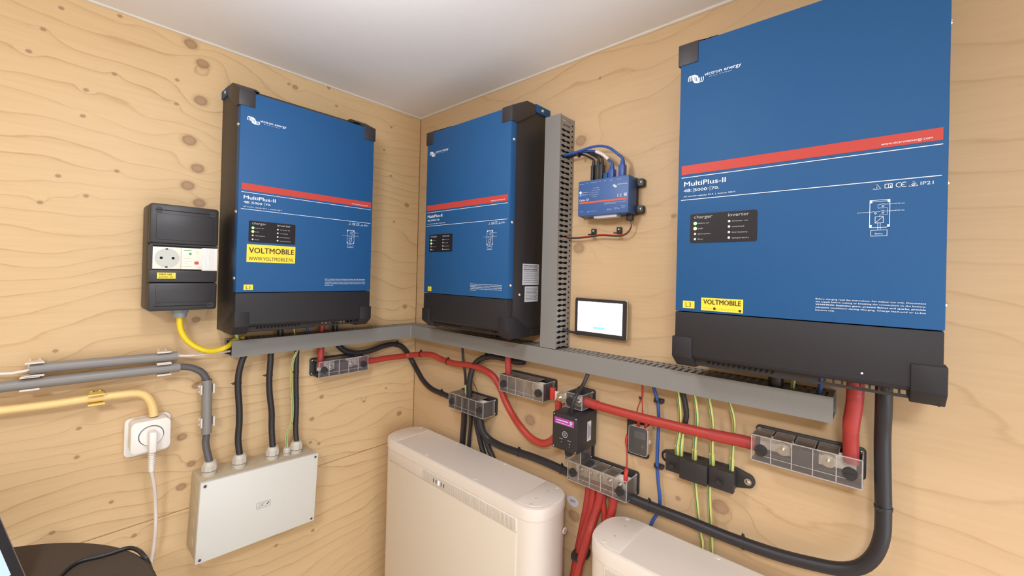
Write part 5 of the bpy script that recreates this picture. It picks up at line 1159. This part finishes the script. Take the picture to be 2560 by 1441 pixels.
cable('black_cable', 'long thick black cable sagging to the right and up to the marked L3 inverter', [(-0.0300, -0.7929, 1.0944), (-0.0300, -0.8330, 1.0929), (-0.0300, -0.8748, 1.0930), (-0.0300, -0.9290, 1.0939), (-0.0300, -0.9854, 1.0933), (-0.0300, -1.0367, 1.0948), (-0.0300, -1.0835, 1.0988), (-0.0300, -1.1263, 1.1062), (-0.0300, -1.1562, 1.1138), (-0.0300, -1.1796, 1.1281), (-0.0300, -1.1951, 1.1521)] + [(-0.0320, -1.2030, 1.1829), (-0.0320, -1.2043, 1.2153), (-0.0320, -1.2030, 1.2671), (-0.0320, -1.2017, 1.3249)] + [(-0.0500, -1.2022, 1.3700)] + [(-0.0600, -1.2022, 1.3976), (-0.0600, -1.2018, 1.4201)], 0.0098, BR, ties=(0.085, 0.33, 0.715), n=22)
gd = 'black battery cables hanging from the corner busbar'
for i, P in enumerate(([(-0.0300, -0.2905, 1.1627)] + [(-0.0200, -0.2808, 1.1206)] + [(-0.0092, -0.2654, 1.0639), (-0.0092, -0.2627, 0.9939), (-0.0092, -0.2676, 0.8646)], [(-0.0280, -0.3175, 1.1638)] + [(-0.0180, -0.3081, 1.1211)] + [(-0.0092, -0.2937, 1.0624), (-0.0092, -0.2912, 0.9911), (-0.0092, -0.2960, 0.8638)], [(-0.0280, -0.3326, 1.1628)] + [(-0.0180, -0.3336, 1.1162)] + [(-0.0092, -0.3428, 1.0648), (-0.0092, -0.3610, 1.0135), (-0.0092, -0.3690, 0.8810)], [(-0.0300, -0.3544, 1.1661)] + [(-0.0200, -0.3587, 1.1175)] + [(-0.0092, -0.3737, 1.0625), (-0.0092, -0.3988, 1.0200), (-0.0092, -0.4096, 0.8861)])):
    e_ = P[-1]; P = P + [(-0.012 - 0.012, e_[1] - 0.002, 0.90)] if False else P
    cable('black_cable', ('leftmost black cable hanging from the corner busbar behind the battery', 'second black cable from left hanging from the corner busbar', 'third black cable hanging from the corner busbar, slanting right', 'rightmost black cable slanting from the corner busbar behind the battery')[i],
          P, (0.0084, 0.0055, 0.0075, 0.0075)[i], BR, group=gd, n=16)
gr_ = 'red battery cables hanging between the two white batteries'
for i, P in enumerate(([(-0.0300, -0.7140, 1.0931), (-0.0300, -0.7109, 1.0562), (-0.0300, -0.7038, 1.0131)] + [(-0.0220, -0.6878, 0.9485), (-0.0220, -0.6764, 0.8929), (-0.0220, -0.6672, 0.8283), (-0.0220, -0.6600, 0.7688)] + [B_local(0.700, 0.022, 0.30)],
                       [(-0.0340, -0.7266, 1.0962), (-0.0340, -0.7256, 1.0588), (-0.0340, -0.7146, 1.0103)] + [(-0.0400, -0.7052, 0.9645), (-0.0400, -0.6939, 0.9148), (-0.0400, -0.6847, 0.8653), (-0.0400, -0.6761, 0.7884)] + [B_local(0.705, 0.045, 0.30)],
                       [(-0.0360, -0.7457, 1.0976), (-0.0360, -0.7435, 1.0664), (-0.0360, -0.7354, 1.0371)] + [(-0.0600, -0.7348, 1.0040), (-0.0600, -0.7211, 0.9549), (-0.0600, -0.7092, 0.9058), (-0.0600, -0.6994, 0.8132)] + [B_local(0.712, 0.070, 0.30)],
                       [(-0.0300, -0.7492, 1.0940), (-0.0300, -0.7491, 1.0618), (-0.0300, -0.7528, 1.0329), (-0.0300, -0.7481, 0.9875)],
                       [(-0.0300, -0.7732, 1.0958), (-0.0300, -0.7722, 1.0646), (-0.0300, -0.7655, 1.0294), (-0.0300, -0.7512, 0.9845)])):
    cable('red_cable', ('leftmost red cable hanging between the two batteries', 'second red cable hanging between the batteries', 'third red cable between the batteries, crossing to the left', 'fourth red cable dropping behind the right battery', 'rightmost red cable dropping behind the right battery')[i],
          P, (0.0072, 0.0072, 0.0080, 0.0062, 0.0085)[i], RR, group=gr_, sleeves=((0.0, 0.22, 1.12),), n=16)
b = MB(); cc = [(-0.0420, -0.7031, 0.9325)][0]; b.cyl((cc[0], cc[1], cc[2] - 0.002), (cc[0], cc[1], cc[2] + 0.002), 0.0290, n=28); o = b.build('cable_tie', M['black_plastic'], None, cc); o.location = cc; o.scale = (1.0, 0.62, 1)
o['label'] = 'black tie around the red cables between the two batteries'; o['category'] = 'cable tie'
bc = cable('blue_cable', 'blue cable on two black clips, running down to the right battery', [(-0.0140, -0.8484, 1.3300), (-0.0140, -0.8538, 1.3156), (-0.0140, -0.8593, 1.2964), (-0.0140, -0.8617, 1.2645), (-0.0140, -0.8610, 1.2237), (-0.0140, -0.8605, 1.1749), (-0.0140, -0.8640, 1.1355), (-0.0140, -0.8680, 1.1047), (-0.0140, -0.8653, 1.0794)] + [(-0.0100, -0.8533, 1.0567), (-0.0100, -0.8429, 1.0277)], 0.0034, M['blue_cable'], n=14)
for P_ in ([(-0.0140, -0.8584, 1.3011)][0], [(-0.0140, -0.8615, 1.1679)][0]):
    b = MB(); b.cyl((-0.014, P_[1], P_[2] - 0.0022), (-0.014, P_[1], P_[2] + 0.0022), 0.0048, n=16); b.box(-0.012, -0.0005, P_[1] - 0.0095, P_[1] + 0.0095, P_[2] - 0.004, P_[2] + 0.004, bev=0.0015)
    b.build('screw_clip', M['black_plastic'], bc, tuple(bc.location))
cable('red_wire', 'thin red wire splitting above the small smoked fuse holder, left strand', [(-0.0180, -0.8277, 1.3334), (-0.0180, -0.8284, 1.3053), (-0.0180, -0.8225, 1.2932), (-0.0180, -0.8168, 1.2751), (-0.0180, -0.8147, 1.2520)], 0.0012, RR, n=8, ties=(0.40,))
cable('red_wire', 'thin red wire splitting above the small smoked fuse holder, right strand', [(-0.0200, -0.8268, 1.3336), (-0.0200, -0.8275, 1.3055), (-0.0200, -0.8288, 1.2908), (-0.0200, -0.8296, 1.2563)], 0.0012, RR, n=8)
rw = cable('red_wire', 'red wire with a spade terminal from the small fuse holder to the busbar', [(-0.0200, -0.7975, 1.2177), (-0.0200, -0.7951, 1.2068), (-0.0200, -0.7965, 1.1860)] + [(-0.0300, -0.8028, 1.1700), (-0.0300, -0.8016, 1.1462)] + [(-0.0340, -0.8020, 1.1377), (-0.0340, -0.8033, 1.1198)], 0.0017, RR, n=10, sleeves=((0.0, 0.20, 1.9), (0.70, 0.98, 2.6)), sleeve_name='terminal_boot', sleeve_mat=M['red_insul'])

# stubs between the inverters and the trunking
for nm, lb, cat_, P, r, m, at_ in (
    ('black_cable', 'black cable from the left inverter into the left trunking', 'cable', [(-0.4373, -0.0300, 1.4114), (-0.4365, -0.0300, 1.3782), (-0.4377, -0.0300, 1.3493)], 0.0070, BR, False),
    ('black_cable', 'black cable right of the red one under the left inverter', 'cable', [(-0.2937, -0.0300, 1.4032), (-0.2929, -0.0300, 1.3758), (-0.2922, -0.0300, 1.3507)], 0.0075, BR, False),
    ('blue_cable', 'blue lead from the left inverter into the left trunking', 'cable', [(-0.3720, -0.0340, 1.4027), (-0.3693, -0.0340, 1.3809), (-0.3666, -0.0340, 1.3557)], 0.0030, M['blue_cable'], False),
    ('earth_wire', 'green-yellow wire from the left inverter into the left trunking', 'cable', [(-0.4056, -0.0340, 1.4053), (-0.4029, -0.0340, 1.3797), (-0.3970, -0.0340, 1.3452)], 0.0030, M['green_yellow'], True),
    ('earth_wire', 'green-yellow wire into the left end of the trunking', 'cable', [(-0.5362, -0.0400, 1.3928), (-0.5318, -0.0400, 1.3789), (-0.5240, -0.0400, 1.3665)], 0.0050, M['green_yellow'], True),
    ('black_cable', 'black cable from the corner inverter into the right trunking', 'cable', [(-0.0300, -0.4040, 1.4103), (-0.0300, -0.4080, 1.3813), (-0.0300, -0.4136, 1.3516)], 0.0070, BR, False),
    ('black_cable', 'black cable under the marked L3 inverter, into the trunking', 'cable', [(-0.0360, -1.0674, 1.4046), (-0.0360, -1.0677, 1.3880), (-0.0360, -1.0681, 1.3648)], 0.0110, BR, False),
    ('earth_wire', 'green-yellow wire under the marked L3 inverter, into the trunking', 'cable', [(-0.0360, -1.0936, 1.4058), (-0.0360, -1.0923, 1.3893), (-0.0360, -1.0894, 1.3660)], 0.0030, M['green_yellow'], True),
    ('blue_cable', 'blue lead under the marked L3 inverter, into the trunking end', 'cable', [(-0.0400, -1.1287, 1.4063), (-0.0400, -1.1284, 1.3907), (-0.0400, -1.1263, 1.3684)], 0.0035, M['blue_cable'], False)):
    cable(nm, lb, P, r, m, n=12, attr=at_)

# ------------------------------------------------------------------ white batteries
def battery(s0, s1, label, fl0=0.168):
    t = Thing('B', 'battery', label, 'battery', (s0 + s1) / 2, 0.0, 'white floor standing batteries')
    y0, y1 = -0.153, -0.0185; ZT_ = 1.05
    def outline(ins, k=14, pw=2.6):
        rx = 0.066; ry = (y1 - y0) / 2 - ins; cy = (y0 + y1) / 2; out = []
        for cx, sg in ((s1 - rx, 1), (s0 + rx, -1)):
            for i in range(2 * k + 1):
                a = math.radians(-90 + 180 * i / (2 * k)) if sg == 1 else math.radians(90 + 180 * i / (2 * k))
                c_, s_ = math.cos(a), math.sin(a)
                out.append((cx + math.copysign(abs(c_) ** (2 / pw), c_) * (rx - ins), cy + math.copysign(abs(s_) ** (2 / pw), s_) * ry))
        return out
    def ringstack(levels, m=0):
        mb = MB(); v = []; n = None
        for ins, z in levels:
            o = outline(ins); n = len(o); v += [(p[0], p[1], z) for p in o]
        K = len(levels)
        f = [(k * n + i, k * n + (i + 1) % n, (k + 1) * n + (i + 1) % n, (k + 1) * n + i) for k in range(K - 1) for i in range(n)]
        mb.add(v, f, m, True); mb.add(v[:n], [tuple(range(n))[::-1]], m); mb.add(v[-n:], [tuple(range(n))], m); return mb
    bd = t.part('body', ringstack([(0.002, 0.02), (0.0015, 0.022), (0.0015, ZT_ - 0.0300), (0.0030, ZT_ - 0.0285)]), M['battery'])
    cap = t.part('top_cap', ringstack([(0.0030, ZT_ - 0.0290), (0.0000, ZT_ - 0.0275), (0.0000, ZT_ - 0.0060), (0.0012, ZT_ - 0.0022), (0.0040, ZT_ - 0.0006), (0.0065, ZT_)]), M['battery'])
    t.part('base', ringstack([(0.006, 0.0), (0.006, 0.02)]), M['battery_dim'])
    # end plates let into the lid
    for sg in (-1, 1):
        o = outline(0.0095); cut = 0.075
        lim = (s0 + cut) if sg < 0 else (s1 - cut)
        pts = [p for p in o if (p[0] < lim if sg < 0 else p[0] > lim)]
        if sg < 0: pts = [(lim, pts[0][1])] + pts + [(lim, pts[-1][1])]
        else: pts = [(lim, pts[0][1])] + pts + [(lim, pts[-1][1])]
        mb = MB(); mb.prism(pts, 'z', ZT_ - 0.0005, ZT_ + 0.0010, bev=0.0004)
        ep = t.part('end_plate', mb, M['battery'], cap)
        cx = s0 + 0.045 if sg < 0 else s1 - 0.045
        for yy in (-0.062, -0.105): t.part('hole', MB().cyl((cx, yy, ZT_ + 0.0009), (cx, yy, ZT_ + 0.0012), 0.0022, n=14), M['battery_dim'], ep)
        for yy in (-0.035, -0.132): t.part('pad', MB().cyl((cx + sg * 0.008, yy, ZT_ + 0.0008), (cx + sg * 0.008, yy, ZT_ + 0.0016), 0.0050, 0.0044, n=18), M['battery'], ep)
    for xx in (s0 + 0.21, s1 - 0.21):
        for yy in (-0.030, -0.137): t.part('pad', MB().cyl((xx, yy, ZT_ - 0.0003), (xx, yy, ZT_ + 0.0008), 0.0060, 0.0055, n=18), M['battery'], cap)
    # flat front: fluted band, status lights, large face panel
    f0, f1 = s0 + 0.030 + 0.020, s1 - 0.066 + 0.006
    b = MB(); b.box(f0, f1, y0 - 0.0008, y0 + 0.006, ZT_ - 0.060, ZT_ - 0.0305, bev=0.0004)
    band = t.part('front_band', b, M['battery'])
    b = MB(); x = f0 + fl0
    while x < f1 - 0.003: b.box(x, x + 0.0012, y0 - 0.0016, y0 - 0.0006, ZT_ - 0.0590, ZT_ - 0.0330); x += 0.0040
    fl = t.part('flute', b, M['battery_dim'], band); fl['kind'] = 'stuff'
    for i in range(5):
        xx = f0 + 0.214 + i * 0.0105
        b = MB(); b.box(xx, xx + 0.0024, y0 - 0.0022, y0 - 0.0012, ZT_ - 0.0520, ZT_ - 0.0420, bev=0.0003); t.part('indicator_light', b, M['led_white'] if i == 2 else M['ink'], band, label='lit white indicator light' if i == 2 else None)
    b = MB(); b.box(f0, f1, y0 - 0.0012, y0 + 0.006, 0.045, ZT_ - 0.0625, bev=0.0012)
    t.part('front_panel', b, M['battery_face'])
    b = MB(); b.cyl((s1 - 0.0005, -0.055, ZT_ - 0.075), (s1 + 0.0012, -0.055, ZT_ - 0.075), 0.0072, n=22); b.cyl((s1 + 0.0008, -0.055, ZT_ - 0.075), (s1 + 0.0016, -0.055, ZT_ - 0.075), 0.0045, n=18, m=1)
    t.part('side_button', b, [M['battery'], M['battery_dim']])
    return t
battery(0.052, 0.667, 'white floor standing battery in the corner, seen nearly whole')
battery(0.772, 1.387, 'white battery at the bottom right, only its top in view', 0.004)
# round sticker on the wall behind the batteries
pc = XZ(0.6523, 1.0145)
t = Thing('B', 'wall_sticker', 'pale oval sticker on the right wall between the two batteries', 'sticker', pc.x, pc.z)
b = MB(); b.add([(pc.x + 0.017 * math.cos(a_), -0.0012, pc.z + 0.012 * math.sin(a_)) for a_ in [2 * math.pi * i / 28 for i in range(28)]], [tuple(range(28))]); t.part('paper', b, M['white_label'])
b = MB(); put_text(b, 'EM', pc.x - 0.006, pc.x + 0.006, pc.z - 0.002, 0.006, -0.0016); t.part('lettering', b, M['ink'])

# ------------------------------------------------------------------ round table, laptop and its lead
TZ = 1.060
TC = (-1.0219, -0.3393); TR = 0.3071
t = Thing((TC[0], TC[1], 0), 'round_table', 'round dark felt-topped table at the bottom left', 'table', 0, 0)
def tp(name, mb, m, parent=None):
    o = mb.build(name, m, parent or t.o, t.org); return o
b = MB(); b.cyl((TC[0], TC[1], TZ - 0.030), (TC[0], TC[1], TZ - 0.003), TR, n=96); b.cyl((TC[0], TC[1], TZ - 0.003), (TC[0], TC[1], TZ), TR, TR - 0.004, n=96)
tp('table_top', b, M['felt'])
tp('pedestal', MB().cyl((TC[0], TC[1], 0.02), (TC[0], TC[1], TZ - 0.03), 0.035, n=28), M['black_steel'])
tp('foot', MB().cyl((TC[0], TC[1], 0.0), (TC[0], TC[1], 0.02), 0.17, 0.15, n=48), M['black_steel'])
Hb = Vector((-0.8501, -0.2189, 1.0640)); hd = Vector((-0.8194, -0.5732, 0.0000)); up = Vector((-0.2838, 0.4057, 0.8688))
nn = up.cross(hd).normalized()
if nn.dot(Vector((-0.84, -1.2, 1.55)) - Hb) < 0: nn = -nn
t = Thing(tuple(Hb), 'laptop', 'laptop with a lit screen at the bottom left edge, on the round table', 'laptop', 0, 0)
def slab(mb, a0, a1, b0, b1, c0, c1, m=0):
    v = [Hb + hd * a + up * b_ + nn * c_ for c_ in (c0, c1) for (a, b_) in ((a0, b0), (a1, b0), (a1, b1), (a0, b1))]
    bm = bmesh.new(); vs = [bm.verts.new(p) for p in v]
    for q_ in ((0, 1, 2, 3), (4, 5, 6, 7), (0, 1, 5, 4), (1, 2, 6, 5), (2, 3, 7, 6), (3, 0, 4, 7)): bm.faces.new([vs[i] for i in q_])
    bmesh.ops.recalc_face_normals(bm, faces=bm.faces[:]); mb.addbm(bm, m); return mb
LH = 0.1081
t.part('lid', slab(MB(), 0, 0.30, 0, LH, -0.006, -0.0005), M['silver'])
t.part('bezel', slab(MB(), 0.0015, 0.2985, 0.0015, LH - 0.0015, -0.0005, 0.0), M['black_plastic'])
t.part('screen', slab(MB(), 0.0140, 0.286, 0.020, LH - 0.012, 0.0, 0.0004), M['laptop_screen'], label='lit pale blue screen')
pf = hd.cross(Vector((0, 0, 1))).normalized()
if pf.dot(Vector((-0.84, -1.2, 1.55)) - Hb) < 0: pf = -pf
b = MB(); q0_ = Hb - Vector((0, 0, 0.003))
v = [q0_ + hd * a + pf * c_ + Vector((0, 0, z_)) for z_ in (0, 0.010) for (a, c_) in ((0, 0.002), (0.30, 0.002), (0.30, 0.20), (0, 0.20))]
bm = bmesh.new(); vs = [bm.verts.new(p) for p in v]
for q_ in ((0, 1, 2, 3), (4, 5, 6, 7), (0, 1, 5, 4), (1, 2, 6, 5), (2, 3, 7, 6), (3, 0, 4, 7)): bm.faces.new([vs[i] for i in q_])
bmesh.ops.recalc_face_normals(bm, faces=bm.faces[:]); b.addbm(bm)
t.part('keyboard_base', b, M['silver'])

P = [(-0.8299, -0.2721, 1.0634), (-0.8174, -0.2390, 1.0634), (-0.8062, -0.2211, 1.0634), (-0.7926, -0.2139, 1.0634), (-0.7767, -0.2195, 1.0634), (-0.7578, -0.2236, 1.0634), (-0.7430, -0.2243, 1.0634), (-0.7336, -0.2313, 1.0634), (-0.7268, -0.2489, 1.0634), (-0.7238, -0.2669, 1.0634), (-0.7160, -0.2648, 1.0450), (-0.6955, -0.1745, 0.9600)]
cable('laptop_lead', 'thin black lead lying across the dark round table', P, 0.0032, M['black_rubber'], n=12)
